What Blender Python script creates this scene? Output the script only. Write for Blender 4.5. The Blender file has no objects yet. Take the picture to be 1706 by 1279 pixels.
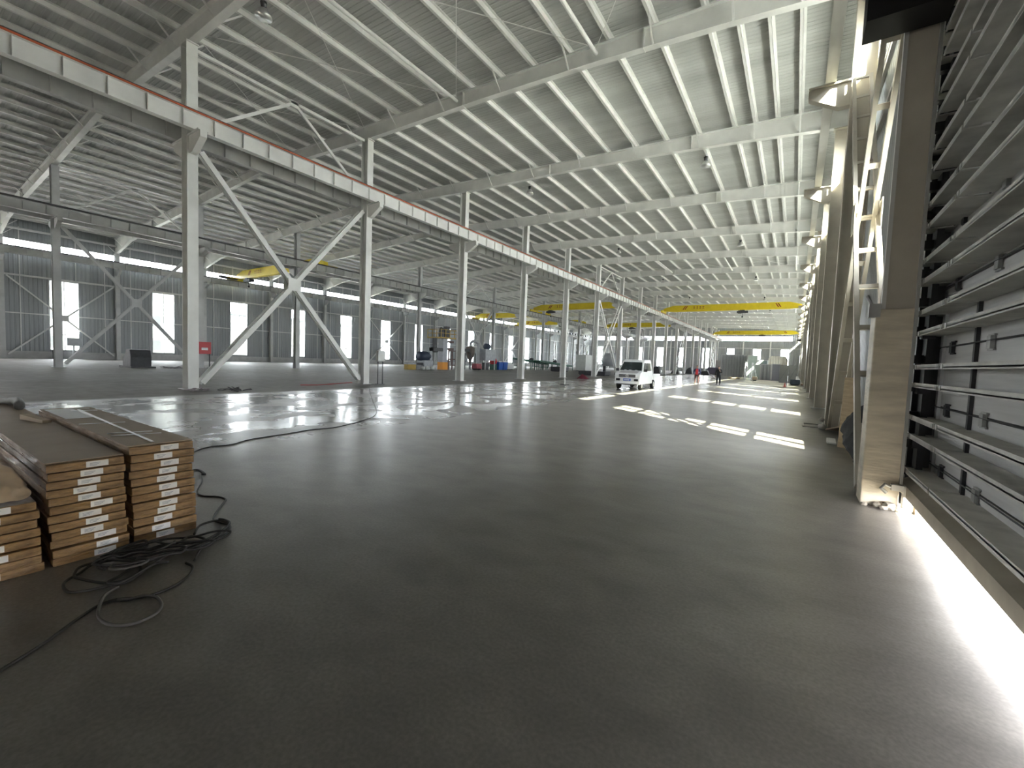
import bpy, bmesh, math, random
from mathutils import Vector, Matrix
random.seed(7)
SC = bpy.context.scene
COL = SC.collection

# ------------------------------------------------------------------ camera
H_CAM = 1.62
F_PX, W_PX, H_PX = 713.0, 1706.0, 1279.0
def camera_axes():
    # world axes of the hall in camera space, from the vanishing point of its long direction and the roll
    vy = Vector(((1325.0 - 853.0) / F_PX, (617.0 - 639.5) / F_PX, 1.0)).normalized()
    hor = Vector((math.cos(0.038), math.sin(0.038), 0.0))
    vz = hor.cross(vy).normalized()
    if vz.y > 0: vz = -vz
    vx = vy.cross(vz)
    return Matrix((vx, vy, vz))
R = camera_axes()
right, up, back = R @ Vector((1, 0, 0)), R @ Vector((0, -1, 0)), R @ Vector((0, 0, -1))
cam = bpy.data.cameras.new('camera'); co = bpy.data.objects.new('camera', cam); COL.objects.link(co)
cam.sensor_width = 36.0; cam.lens = 36.0 * F_PX / W_PX; cam.clip_start = 0.05; cam.clip_end = 1500
mw = Matrix(((right.x, up.x, back.x, 0), (right.y, up.y, back.y, 0), (right.z, up.z, back.z, H_CAM), (0, 0, 0, 1)))
co.matrix_world = mw
SC.camera = co

# ------------------------------------------------------------------ world, sun, exposure
wd = bpy.data.worlds.new('sky'); SC.world = wd; wd.use_nodes = True
wn = wd.node_tree.nodes; wn['Background'].inputs[0].default_value = (0.98, 0.97, 0.985, 1); wn['Background'].inputs[1].default_value = 9.0
sun = bpy.data.lights.new('sun', 'SUN'); so = bpy.data.objects.new('sun', sun); COL.objects.link(so)
SUN_DIR = Vector((-0.89, 0.69, -1.0)).normalized()
so.rotation_euler = SUN_DIR.to_track_quat('-Z', 'Y').to_euler()
sun.energy = 24.0; sun.angle = math.radians(0.6); sun.color = (1.0, 0.93, 0.68)
SC.view_settings.view_transform = 'Standard'; SC.view_settings.look = 'None'
SC.view_settings.gamma = 1.0; SC.view_settings.use_curve_mapping = False
SC.view_settings.exposure = 1.78
try:
    SC.cycles.max_bounces = 12; SC.cycles.diffuse_bounces = 7; SC.cycles.glossy_bounces = 4
    SC.cycles.transparent_max_bounces = 16; SC.cycles.sample_clamp_indirect = 6.0
    SC.cycles.caustics_reflective = False; SC.cycles.caustics_refractive = False
except Exception: pass

Y0, Y1, BAY = -9.0, 143.0, 8.0            # hall from behind the camera to the far end wall
XR, XL = 1.5, -60.9                       # inner faces of the long walls
GRID = [7.0 + BAY * k for k in range(-2, 18)]
A_X, B_X, C_X, R_X = -19.6, -40.2, -60.45, 1.05

# windows of the long walls act as portals for daylight
def portal(loc, rot, sx, sy):
    l = bpy.data.lights.new('daylight_portal', 'AREA'); l.shape = 'RECTANGLE'; l.size = sx; l.size_y = sy
    l.energy = 1.0; l.cycles.is_portal = True
    o = bpy.data.objects.new('daylight_portal', l); COL.objects.link(o); o.location = loc; o.rotation_euler = rot
HP = math.pi / 2
for k in range(17):
    portal((XL - 0.2, 11.1 + 8 * k, 4.25), (0, -HP, 0), 6.8, 2.1)
    portal((XR + 0.2, 10.35 + 8 * k, 4.7), (0, HP, 0), 6.8, 1.5)
for k in range(8):
    yc = 10.0 + 133 * (k + .5) / 8
    portal((XL - 0.2, yc, 10.68), (0, -HP, 0), .75, 16.6); portal((XR + 0.2, yc, 10.5), (0, HP, 0), 1.0, 16.6)
for k in range(3):
    portal((-10 - 20 * k, Y1 + .3, 10.3), (HP, 0, 0), 19, 1.3)

portal((-17.5, Y0 - 1.3, 1.3), (-HP, 0, 0), 3, 2.6)

# ------------------------------------------------------------------ materials
MATS = {}
def mat(name, color, rough=0.5, metal=0.0, noise=0.0, nscale=3.0, bump=0.0, bscale=20.0, bdist=0.01, coat=0.0, stretch=None, rvar=0.0, col2=None):
    if name in MATS: return MATS[name]
    m = bpy.data.materials.new(name); m.use_nodes = True
    nt = m.node_tree; b = nt.nodes['Principled BSDF']
    b.inputs['Base Color'].default_value = (*color, 1); b.inputs['Roughness'].default_value = rough
    b.inputs['Metallic'].default_value = metal
    if coat: b.inputs['Coat Weight'].default_value = coat
    tc = nt.nodes.new('ShaderNodeTexCoord'); mp = nt.nodes.new('ShaderNodeMapping')
    nt.links.new(tc.outputs['Object'], mp.inputs[0])
    if stretch: mp.inputs['Scale'].default_value = stretch
    no = nt.nodes.new('ShaderNodeTexNoise'); no.inputs['Scale'].default_value = nscale; no.inputs['Detail'].default_value = 6
    nt.links.new(mp.outputs[0], no.inputs['Vector'])
    cr = nt.nodes.new('ShaderNodeMapRange'); cr.inputs['From Min'].default_value = .3; cr.inputs['From Max'].default_value = .7
    nt.links.new(no.outputs['Fac'], cr.inputs['Value'])
    mx = nt.nodes.new('ShaderNodeMix'); mx.data_type = 'RGBA'
    nn = noise if noise else 0.06
    c2 = col2 if col2 else tuple(c * (1 - nn) for c in color)
    mx.inputs[6].default_value = (*[min(1, c * (1 + nn * .5)) for c in color], 1) if not col2 else (*color, 1)
    mx.inputs[7].default_value = (*c2, 1)
    nt.links.new(cr.outputs[0], mx.inputs[0]); nt.links.new(mx.outputs[2], b.inputs['Base Color'])
    if rvar:
        rr = nt.nodes.new('ShaderNodeMapRange'); rr.inputs['From Min'].default_value = .3; rr.inputs['From Max'].default_value = .7
        rr.inputs['To Min'].default_value = rough - rvar; rr.inputs['To Max'].default_value = rough + rvar
        nt.links.new(no.outputs['Fac'], rr.inputs['Value']); nt.links.new(rr.outputs[0], b.inputs['Roughness'])
    if bump:
        n2 = nt.nodes.new('ShaderNodeTexNoise'); n2.inputs['Scale'].default_value = bscale; n2.inputs['Detail'].default_value = 5
        nt.links.new(mp.outputs[0], n2.inputs['Vector'])
        bp = nt.nodes.new('ShaderNodeBump'); bp.inputs['Strength'].default_value = bump; bp.inputs['Distance'].default_value = bdist
        nt.links.new(n2.outputs['Fac'], bp.inputs['Height']); nt.links.new(bp.outputs[0], b.inputs['Normal'])
    MATS[name] = m
    return m

def ribbed(name, color, axis, pitch, depth, rough=.5, noise=.1, nscale=.4, stretch=(1, 1, 1), metal=0.0, c2=None):
    """profiled sheet: ribs repeat along one axis; stains from stretched noise"""
    m = mat(name, color, rough, metal, noise, nscale, stretch=stretch, col2=c2)
    nt = m.node_tree; b = nt.nodes['Principled BSDF']
    tc = nt.nodes.new('ShaderNodeTexCoord'); sp = nt.nodes.new('ShaderNodeSeparateXYZ'); nt.links.new(tc.outputs['Object'], sp.inputs[0])
    mu = nt.nodes.new('ShaderNodeMath'); mu.operation = 'MULTIPLY'; mu.inputs[1].default_value = 2 * math.pi / pitch
    nt.links.new(sp.outputs[axis], mu.inputs[0])
    si = nt.nodes.new('ShaderNodeMath'); si.operation = 'SINE'; nt.links.new(mu.outputs[0], si.inputs[0])
    po = nt.nodes.new('ShaderNodeMapRange'); po.interpolation_type = 'SMOOTHSTEP'
    po.inputs['From Min'].default_value = .2; po.inputs['From Max'].default_value = .9
    nt.links.new(si.outputs[0], po.inputs['Value'])
    bp = nt.nodes.new('ShaderNodeBump'); bp.inputs['Strength'].default_value = 1.0; bp.inputs['Distance'].default_value = depth
    nt.links.new(po.outputs[0], bp.inputs['Height']); nt.links.new(bp.outputs[0], b.inputs['Normal'])
    return m

STEEL = mat('painted_steel', (0.74, 0.74, 0.72), .42, 0, .12, 1.2, bump=.05, bscale=8)
STEEL2 = mat('painted_steel_grey', (0.52, 0.525, 0.525), .45, 0, .15, 1.5)
STEELR = mat('beige_column_paint', (0.53, 0.49, 0.42), .5, 0, .18, 1.4, bump=.25, bscale=14, bdist=.006)
WRAP = mat('textured_column_casing', (0.70, 0.63, 0.51), .55, 0, .22, 2.2, bump=.7, bscale=9, bdist=.01, stretch=(1, 1, 5))
GALV = mat('galvanised_steel', (0.42, 0.425, 0.42), .38, .35, .2, 2.5)
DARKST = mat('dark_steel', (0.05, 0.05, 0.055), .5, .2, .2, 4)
RAILM = mat('orange_conductor_rail', (0.50, 0.10, 0.035), .5, 0, .25, .8)
RAILD = mat('dark_crane_rail', (0.08, 0.08, 0.08), .5, .5, .2, 3)
ROOF = ribbed('roof_liner_sheet', (0.52, 0.53, 0.52), 1, .2, .02, .5, .1, 1.0, (.08, 1.3, 1), c2=(.40, .41, .40))
CLAD_L = ribbed('grey_wall_sheet', (0.30, 0.315, 0.325), 1, .3, .03, .45, .12, .5, (1, 1, .3), metal=.25)
CLAD_E = ribbed('grey_end_wall_sheet', (0.33, 0.34, 0.345), 0, .5, .04, .45, .12, .5, (1, 1, .3), metal=.2)
CURB = mat('curb_concrete', (0.50, 0.50, 0.50), .7, 0, .15, 2)
DOORM = mat('brushed_door_sheet', (0.66, 0.66, 0.655), .5, .0, .2, 1.8, bump=.35, bscale=5, bdist=.01, stretch=(1, .25, 6))
DOORRIB = mat('dusty_door_rib', (0.66, 0.65, 0.62), .6, .0, .25, 4)
YELLOW = mat('crane_yellow', (0.72, 0.55, 0.02), .4, 0, .1, 2)
RED = mat('signal_red', (0.50, 0.02, 0.03), .4, 0, .1, 3)
DKRED = mat('dark_red_marking', (0.22, 0.02, 0.01), .5)
WHITE = mat('white_paint', (0.75, 0.76, 0.77), .35, 0, .05, 3, coat=.3)
OFFW = mat('white_frame', (0.66, 0.66, 0.65), .5)
CARD = mat('taped_cardboard', (0.34, 0.205, 0.085), .38, 0, .35, 9, bump=.9, bscale=11, bdist=.016, coat=.18, stretch=(.4, 1, 3.5), rvar=.12, col2=(.15, .085, .035))
CARDTOP = mat('kraft_cardboard', (0.30, 0.23, 0.165), .65, 0, .12, 3, bump=.1, bscale=6)
PAPER = mat('paper_label', (0.76, 0.76, 0.77), .6, 0, .06, 20)
INK = mat('printed_ink', (0.12, 0.14, 0.25), .7)
TAPE = mat('white_packing_tape', (0.68, 0.67, 0.66), .3)
PLASTIC = mat('brown_plastic_wrap', (0.50, 0.38, 0.27), .32, 0, .3, 5, bump=.6, bscale=6, bdist=.03, coat=.3)
CABLE = mat('black_rubber', (0.022, 0.021, 0.020), .5, 0, .3, 9)
CABLEG = mat('dusty_grey_rubber', (0.09, 0.085, 0.08), .6, 0, .3, 9)
BLACKF = mat('black_fabric', (0.012, 0.012, 0.016), .8, 0, .3, 6)
WOOD = mat('pale_plywood', (0.44, 0.34, 0.23), .6, 0, .2, 4, stretch=(1, 1, 6))
RUBBLE = mat('pale_rubble', (0.42, 0.38, 0.32), .9, 0, .3, 12)
GROUND = mat('outside_concrete', (0.55, 0.54, 0.52), .9, 0, .1, .5)
MACHG = mat('machine_grey', (0.40, 0.415, 0.44), .45, .1, .15, 3)
MACHD = mat('machine_dark', (0.06, 0.062, 0.068), .5, .2, .3, 4)
ORANGE = mat('machine_orange', (0.75, 0.30, 0.02), .45)
MUSTARD = mat('mustard_platform', (0.45, 0.30, 0.06), .5, 0, .15, 4)
BLUE = mat('blue_plastic', (0.02, 0.10, 0.42), .4)
BLUED = mat('motor_blue', (0.045, 0.06, 0.10), .4, .2)
GREEN = mat('dark_green_frame', (0.02, 0.10, 0.07), .5, 0, .2, 3)
TYRE = mat('tyre_rubber', (0.02, 0.02, 0.02), .75)
CHROME = mat('wheel_silver', (0.5, 0.5, 0.5), .3, .8)
CARGLASS = mat('van_glass', (0.015, 0.025, 0.028), .08, 0, .3, 1.5, coat=.5)
PLATEB = mat('number_plate_blue', (0.03, 0.09, 0.45), .4)
SKIN = mat('skin', (0.50, 0.32, 0.24), .6)
CLOTH_D = mat('dark_clothing', (0.02, 0.022, 0.025), .85, 0, .2, 10)
CLOTH_N = mat('navy_jacket', (0.03, 0.04, 0.10), .85, 0, .2, 10)
CLOTH_R = mat('red_vest', (0.65, 0.05, 0.06), .8, 0, .1, 10)
HAIR = mat('black_hair', (0.012, 0.010, 0.010), .6)
FILM = mat('milky_film', (0.60, 0.62, 0.60), .3, 0, .1, 2, bump=.4, bscale=4, bdist=.05)
LAMPSH = mat('spun_aluminium', (0.55, 0.55, 0.54), .3, .6)
PALEG = mat('pale_green_panel', (0.42, 0.50, 0.46), .5, 0, .1, 2)
CONTM = ribbed('container_sheet', (0.36, 0.375, 0.39), 0, .45, .08, .5, .1, 1)
WHITERIB = ribbed('white_ribbed_wrap', (0.68, 0.66, 0.58), 0, .35, .1, .5, .1, 1)
BLD = mat('pale_render', (0.05, 0.053, 0.056), .8, 0, .1, 1)
BLDW = mat('far_window_glass', (0.012, 0.014, 0.016), .4)
BLDT = mat('teal_roof_sheet', (0.025, 0.05, 0.055), .5)

def glass(name, tint=(.92, .96, .97)):
    m = bpy.data.materials.new(name); m.use_nodes = True; nt = m.node_tree; nt.nodes.clear()
    out = nt.nodes.new('ShaderNodeOutputMaterial'); mx = nt.nodes.new('ShaderNodeMixShader')
    t = nt.nodes.new('ShaderNodeBsdfTransparent'); t.inputs[0].default_value = (*tint, 1)
    g = nt.nodes.new('ShaderNodeBsdfGlossy'); g.inputs['Roughness'].default_value = .03
    lw = nt.nodes.new('ShaderNodeLayerWeight'); lw.inputs[0].default_value = .12
    nt.links.new(lw.outputs['Fresnel'], mx.inputs[0]); nt.links.new(t.outputs[0], mx.inputs[1]); nt.links.new(g.outputs[0], mx.inputs[2])
    nt.links.new(mx.outputs[0], out.inputs[0]); return m
GLASS = glass('window_glass')

def floor_mat():
    m = bpy.data.materials.new('power_trowelled_concrete'); m.use_nodes = True; nt = m.node_tree; N = nt.nodes; L = nt.links
    b = N['Principled BSDF']; tc = N.new('ShaderNodeTexCoord')
    def noise(scale, detail=6, st=(1, 1, 1), dist=0.0):
        mp = N.new('ShaderNodeMapping'); mp.inputs['Scale'].default_value = st; L.new(tc.outputs['Object'], mp.inputs[0])
        n = N.new('ShaderNodeTexNoise'); n.inputs['Scale'].default_value = scale; n.inputs['Detail'].default_value = detail
        n.inputs['Distortion'].default_value = dist; L.new(mp.outputs[0], n.inputs['Vector']); return n.outputs['Fac']
    def rng(s, a, b_, c, d):
        r = N.new('ShaderNodeMapRange'); r.inputs['From Min'].default_value = a; r.inputs['From Max'].default_value = b_
        r.inputs['To Min'].default_value = c; r.inputs['To Max'].default_value = d; L.new(s, r.inputs['Value']); return r.outputs[0]
    big = noise(.22, 5, (1, 1, 1), .8); mid = noise(1.6, 8, (1, 1.5, 1), .3); fine = noise(45, 4); sw = noise(.35, 2, (1, 1.6, 1), .3)
    c1 = N.new('ShaderNodeMix'); c1.data_type = 'RGBA'; c1.inputs[6].default_value = (.168, .157, .144, 1); c1.inputs[7].default_value = (.215, .202, .187, 1)
    L.new(rng(big, .35, .65, 0, 1), c1.inputs[0])
    c2 = N.new('ShaderNodeMix'); c2.data_type = 'RGBA'; c2.blend_type = 'MULTIPLY'; c2.inputs[0].default_value = 1
    L.new(c1.outputs[2], c2.inputs[6])
    g = N.new('ShaderNodeCombineColor')
    s = rng(mid, .28, .72, .74, 1.16)
    for i in range(3): L.new(s, g.inputs[i])
    L.new(g.outputs[0], c2.inputs[7])
    c3 = N.new('ShaderNodeMix'); c3.data_type = 'RGBA'; c3.blend_type = 'MULTIPLY'; c3.inputs[0].default_value = 1
    L.new(c2.outputs[2], c3.inputs[6]); g2 = N.new('ShaderNodeCombineColor'); s2 = rng(fine, .3, .7, .82, 1.12)
    for i in range(3): L.new(s2, g2.inputs[i])
    L.new(g2.outputs[0], c3.inputs[7]); L.new(c3.outputs[2], b.inputs['Base Color'])
    sx = N.new('ShaderNodeSeparateXYZ'); L.new(tc.outputs['Object'], sx.inputs[0])
    # the slab is only polished on the near side of the first inner column row
    zone = rng(sx.outputs[0], -17.3, -16.9, .30, 0)
    ad = N.new('ShaderNodeMath'); ad.operation = 'ADD'; L.new(rng(sw, .2, .8, .30, .36), ad.inputs[0]); L.new(zone, ad.inputs[1])
    # burnished patches in a belt in front of the inner columns
    belt = N.new('ShaderNodeMath'); belt.operation = 'MULTIPLY'
    L.new(rng(sx.outputs[0], -16.9, -16.0, 0, 1), belt.inputs[0]); L.new(rng(sx.outputs[0], -9.5, -7.0, 1, 0), belt.inputs[1])
    pt = N.new('ShaderNodeMath'); pt.operation = 'MULTIPLY'; L.new(belt.outputs[0], pt.inputs[0]); L.new(rng(noise(.9, 4, (1, 1, 1), .5), .46, .52, 0, .19), pt.inputs[1])
    su = N.new('ShaderNodeMath'); su.operation = 'SUBTRACT'; L.new(ad.outputs[0], su.inputs[0]); L.new(pt.outputs[0], su.inputs[1])
    L.new(su.outputs[0], b.inputs['Roughness'])
    b.inputs['Specular IOR Level'].default_value = .48
    bp = N.new('ShaderNodeBump'); bp.inputs['Strength'].default_value = .5; bp.inputs['Distance'].default_value = .006
    L.new(noise(4.5, 3, (1, 1, 1), .6), bp.inputs['Height'])
    L.new(bp.outputs[0], b.inputs['Normal'])
    return m
FLOORM = floor_mat()

# ------------------------------------------------------------------ mesh builder
class MB:
    def __init__(s): s.v = []; s.f = []
    def quadbox(s, c):           # 8 corners: bottom loop 0-3, top loop 4-7
        n = len(s.v); s.v += [tuple(p) for p in c]
        s.f += [tuple(n + i for i in q) for q in ((3, 2, 1, 0), (4, 5, 6, 7), (0, 1, 5, 4), (1, 2, 6, 5), (2, 3, 7, 6), (3, 0, 4, 7))]
        return s
    def box(s, x0, x1, y0, y1, z0, z1):
        return s.quadbox([(x0, y0, z0), (x1, y0, z0), (x1, y1, z0), (x0, y1, z0), (x0, y0, z1), (x1, y0, z1), (x1, y1, z1), (x0, y1, z1)])
    def beam(s, p0, p1, w, h, side=None):
        p0, p1 = Vector(p0), Vector(p1); d = (p1 - p0).normalized()
        a = Vector(side) if side else (d.cross(Vector((0, 0, 1))) if abs(d.z) < .99 else Vector((1, 0, 0)))
        a = (a - d * a.dot(d)).normalized(); b = a.cross(d).normalized()
        a *= w / 2; b *= h / 2
        return s.quadbox([p0 - a - b, p0 + a - b, p0 + a + b, p0 - a + b, p1 - a - b, p1 + a - b, p1 + a + b, p1 - a + b])
    def tube(s, pts, r, n=8, cap=True):
        pts = [Vector(p) for p in pts]; base = len(s.v); m = len(pts); prev = None
        for i, p in enumerate(pts):
            t = (pts[min(i + 1, m - 1)] - pts[max(i - 1, 0)]).normalized()
            a = prev if prev is not None else (t.cross(Vector((0, 0, 1))) if abs(t.z) < .95 else Vector((1, 0, 0)))
            a = (a - t * a.dot(t)).normalized(); prev = a; b = t.cross(a)
            rr = r[i] if isinstance(r, (list, tuple)) else r
            for k in range(n):
                q = 2 * math.pi * k / n; s.v.append(tuple(p + a * math.cos(q) * rr + b * math.sin(q) * rr))
        for i in range(m - 1):
            for k in range(n):
                s.f.append((base + i * n + k, base + i * n + (k + 1) % n, base + (i + 1) * n + (k + 1) % n, base + (i + 1) * n + k))
        if cap:
            s.f.append(tuple(base + k for k in reversed(range(n)))); s.f.append(tuple(base + (m - 1) * n + k for k in range(n)))
        return s
    def lathe(s, c, prof, n=16, axis='z'):
        base = len(s.v); c = Vector(c)
        for r, h in prof:
            for k in range(n):
                q = 2 * math.pi * k / n; a, b = r * math.cos(q), r * math.sin(q)
                s.v.append(tuple(c + {'z': Vector((a, b, h)), 'x': Vector((h, a, b)), 'y': Vector((a, h, b))}[axis]))
        m = len(prof)
        for i in range(m - 1):
            for k in range(n): s.f.append((base + i * n + k, base + i * n + (k + 1) % n, base + (i + 1) * n + (k + 1) % n, base + (i + 1) * n + k))
        s.f.append(tuple(base + k for k in reversed(range(n)))); s.f.append(tuple(base + (m - 1) * n + k for k in range(n)))
        return s
    def prism(s, poly, a, b, plane='xz'):     # polygon extruded along the third axis from a to b
        n = len(poly); base = len(s.v)
        for t in (a, b):
            for (u, w) in poly: s.v.append({'xz': (u, t, w), 'yz': (t, u, w), 'xy': (u, w, t)}[plane])
        s.f.append(tuple(base + i for i in range(n))); s.f.append(tuple(base + n + i for i in reversed(range(n))))
        for i in range(n): s.f.append((base + i, base + n + i, base + n + (i + 1) % n, base + (i + 1) % n))
        return s
    def build(s, name, m, parent=None, smooth=False, loc=None, bevel=0):
        me = bpy.data.meshes.new(name)
        off = Vector(loc) if loc is not None else Vector((0, 0, 0))
        me.from_pydata([tuple(Vector(p) - off) for p in s.v], [], s.f); me.update()
        bm = bmesh.new(); bm.from_mesh(me); bmesh.ops.recalc_face_normals(bm, faces=bm.faces); bm.to_mesh(me); bm.free()
        me.materials.append(m)
        if smooth:
            for p in me.polygons: p.use_smooth = True
        o = bpy.data.objects.new(name, me); COL.objects.link(o)
        if parent is not None: o.parent = parent
        o.location = off
        if bevel:
            md = o.modifiers.new('bevel', 'BEVEL'); md.width = bevel; md.segments = 2; md.limit_method = 'ANGLE'
        return o
def tag(o, label, cat, group=None, kind=None):
    if label: o['label'] = label
    if cat: o['category'] = cat
    if group: o['group'] = group
    if kind: o['kind'] = kind
    return o
def thing(name, loc, label, cat, group=None, rz=0.0):
    o = bpy.data.objects.new(name, None); COL.objects.link(o); o.location = loc; o.rotation_euler = (0, 0, rz); o.empty_display_size = .2
    return tag(o, label, cat, group)
def struct(o, label, cat='structure'):
    return tag(o, label, cat, kind='structure')
def copy_tree(o, parent=None, loc=None):
    kids = list(o.children)
    c = o.copy(); COL.objects.link(c)
    if parent is not None: c.parent = parent
    if loc is not None: c.location = loc
    for k in kids: copy_tree(k, c)
    return c
ORD = ['first', 'second', 'third', 'fourth', 'fifth', 'sixth', 'seventh', 'eighth', 'ninth', 'tenth', 'eleventh', 'twelfth', 'thirteenth',
       'fourteenth', 'fifteenth', 'sixteenth', 'seventeenth', 'eighteenth', 'nineteenth', 'twentieth', 'twenty-first', 'twenty-second', 'twenty-third',
       'twenty-fourth', 'twenty-fifth', 'twenty-sixth', 'twenty-seventh', 'twenty-eighth', 'twenty-ninth', 'thirtieth', 'thirty-first', 'thirty-second',
       'thirty-third', 'thirty-fourth', 'thirty-fifth', 'thirty-sixth', 'thirty-seventh', 'thirty-eighth', 'thirty-ninth', 'fortieth', 'forty-first', 'forty-second', 'forty-third']

# ------------------------------------------------------------------ floor, ground, roof, walls
struct(MB().box(XL - .3, XR + .05, Y0 - 1, Y1 + .3, -.3, 0).build('floor', FLOORM), 'polished grey concrete floor of the factory hall', 'floor')
struct(MB().box(-260, 200, -120, 330, -.36, -.31).build('ground', GROUND), 'bright concrete yard outside the hall', 'ground')
struct(MB().box(XR + .05, 60, Y0 - 1, Y1 + .3, -.3, -.02).build('ground', GROUND), 'sunlit concrete apron beyond the right wall', 'ground')
RIDGE = -29.7
def roof_top(x): return 12.8 + .04 * (XR - .7 - x if x > RIDGE else x - (2 * RIDGE - (XR - .7)))   # top of the rafters
zs = .2
m = MB()
for x0, x1 in ((RIDGE, XR + .4), (XL - .4, RIDGE)):
    a, b = roof_top(x0) + zs, roof_top(x1) + zs
    m.quadbox([(x0, Y0 - 1, a), (x1, Y0 - 1, b), (x1, Y1 + .3, b), (x0, Y1 + .3, a), (x0, Y0 - 1, a + .12), (x1, Y0 - 1, b + .12), (x1, Y1 + .3, b + .12), (x0, Y1 + .3, a + .12)])
struct(m.build('ceiling', ROOF), 'pale grey ribbed underside of the low pitched roof', 'ceiling')

# left wall: sheet with openings for the tall windows and the strip window
WL = [11.1 + 8 * k for k in range(-2, 17)]
def wall_with_windows(xa, xb, centres, w, z0, z1, s0, s1, sy0, top, y0, y1, zlow=0.7):
    m = MB(); m.box(xa, xb, y0, y1, zlow, z0); m.box(xa, xb, y0, y1, z1, s0); m.box(xa, xb, y0, y1, s1, top)
    if sy0 > y0: m.box(xa, xb, y0, sy0, s0, s1)
    ys = [y0]
    for c in centres: ys += [c - w / 2, c + w / 2]
    ys.append(y1)
    for i in range(0, len(ys), 2):
        if ys[i + 1] > ys[i]: m.box(xa, xb, ys[i], ys[i + 1], z0, z1)
    return m
m = wall_with_windows(XL - .12, XL, WL, 2.1, .85, 7.65, 10.3, 11.05, -8, 13.05, Y0 - 1, Y1)
struct(m.build('wall_left', CLAD_L), 'dark grey ribbed sheet wall along the far left side', 'wall')
struct(MB().box(XL - .2, XL + .12, Y0 - 1, Y1, 0, .7).build('baseboard_left', CURB), 'pale concrete kerb at the foot of the left wall', 'kerb')
nt_ = 0
def trim(mb, mt, label, cat='rail'):
    global nt_; nt_ += 1
    return struct(mb.build('trim_%d' % nt_, mt), label, cat)
trim(MB().box(XL, XL + .1, Y0, Y1, 7.68, 7.84), OFFW, 'white horizontal rail above the tall left windows')
m = MB()
ys = [Y0] + [v for c in WL for v in (c - 1.05, c + 1.05)] + [Y1]
for i in range(0, len(ys), 2): m.box(XL, XL + .07, ys[i], ys[i + 1], 4.2, 4.3)
trim(m, OFFW, 'thin horizontal rail halfway up the left wall between its windows')
m = MB()
for g in GRID[:-1]:
    for dy, z0, z1 in ((1.2, .7, 10.25), (7.1, .7, 10.25), (3.35, 7.84, 10.25), (4.95, 7.84, 10.25)): m.box(XL, XL + .06, g + dy - .04, g + dy + .04, z0, z1)
    for dy in (1.2, 3.35, 4.95, 7.1): m.box(XL, XL + .06, g + dy - .03, g + dy + .03, 11.05, 12.2)
trim(m, OFFW, 'thin white upright studs on the left wall', 'stud')
trim(MB().tube([(XL + .45, Y0, 11.95), (XL + .45, Y1, 11.95)], .11, 10), OFFW, 'long white eaves pipe above the left strip window', 'pipe')
trim(MB().box(1.22, XR + .12, 7.125, 7.22, 0, 7.1), DARKST, 'dark upright door jamb added behind the near right column to close a light gap', 'jamb')  # added upright, stops sun leaking between door edge and wall
# windows of the left wall
def window(n, x, yc, w, z0, z1, label, side, bars, axis='y'):
    fr = MB(); t = .05; d0, d1 = (x - .12, x + .04) if side < 0 else (x - .04, x + .12)
    def b(a0, a1, z0_, z1_, e0=d0, e1=d1, mb=fr):
        mb.box(e0, e1, a0, a1, z0_, z1_) if axis == 'y' else mb.box(a0, a1, e0, e1, z0_, z1_)
    a0, a1 = yc - w / 2, yc + w / 2
    b(a0, a0 + t, z0, z1); b(a1 - t, a1, z0, z1); b(a0, a1, z0, z0 + t); b(a0, a1, z1 - t, z1)
    b(yc - .03, yc + .03, z0, z1)
    for zb in bars: b(a0, a1, zb - .025, zb + .025)
    f = struct(fr.build('window_%d' % n, OFFW), label, 'window')
    p = MB(); e = (d0 + d1) / 2; b(a0 + t, a1 - t, z0 + t, z1 - t, e - .004, e + .004, p)
    p.build('pane', GLASS, f)
    return f
wn_ = 0
for k, c in enumerate(WL):
    if c < 8: continue
    wn_ += 1
    window(wn_, XL, c, 2.1, .85, 7.65, 'tall narrow bright window in the left wall, %s from the near end' % ORD[wn_ - 1], -1, (2.4,))
wn_ += 1
m = MB()
for zz in (10.3, 11.0): m.box(XL - .1, XL + .03, -8, Y1, zz, zz + .05)
yy = -8.0
while yy < Y1: m.box(XL - .1, XL + .02, yy, yy + .05, 10.3, 11.05); yy += 2.0
f = struct(m.build('window_%d' % wn_, OFFW), 'long horizontal strip window under the eaves of the left wall', 'window')
MB().box(XL - .05, XL - .04, -8, Y1, 10.35, 11.0).build('pane', GLASS, f)

# right wall beyond the big door
WR = [10.35 + 8 * k for k in range(17)]
m = wall_with_windows(XR, XR + .12, WR, 1.5, 1.3, 8.05, 10.0, 11.0, 10.1, 13.05, 7.15, Y1, 0)
struct(m.build('wall_right', CLAD_L), 'grey sheet wall along the right side beyond the big door', 'wall')
struct(MB().box(XR - .1, XR, 7.15, Y1, 0, .7).build('baseboard_right', CURB), 'concrete kerb at the foot of the right wall', 'kerb')
trim(MB().box(XR - .08, XR, 7.15, Y1, 8.1, 8.25).box(XR - .08, XR, 7.15, Y1, 9.4, 9.55), OFFW, 'white horizontal rails high on the right wall')
for k, c in enumerate(WR):
    wn_ += 1
    window(wn_, XR, c, 1.5, 1.3, 8.05, 'tall narrow sunlit window in the right wall, %s beyond the big door' % ORD[k], 1, (2.65, 4.0, 5.35, 6.7))
wn_ += 1
m = MB()
for zz in (10.0, 10.95): m.box(XR - .03, XR + .1, 10.1, Y1, zz, zz + .05)
yy = 10.1
while yy < Y1: m.box(XR - .02, XR + .1, yy, yy + .05, 10.0, 11.0); yy += 4.0
f = struct(m.build('window_%d' % wn_, OFFW), 'long strip window high under the eaves of the right wall', 'window')
MB().box(XR + .04, XR + .05, 10.1, Y1, 10.05, 10.95).build('pane', GLASS, f)
# wall over the door, near the camera
struct(MB().box(XR, XR + .12, Y0 - 1, 7.15, 6.3, 13.05).build('wall_right', CLAD_L), 'sheet wall above the big sectional door', 'wall')

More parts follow.
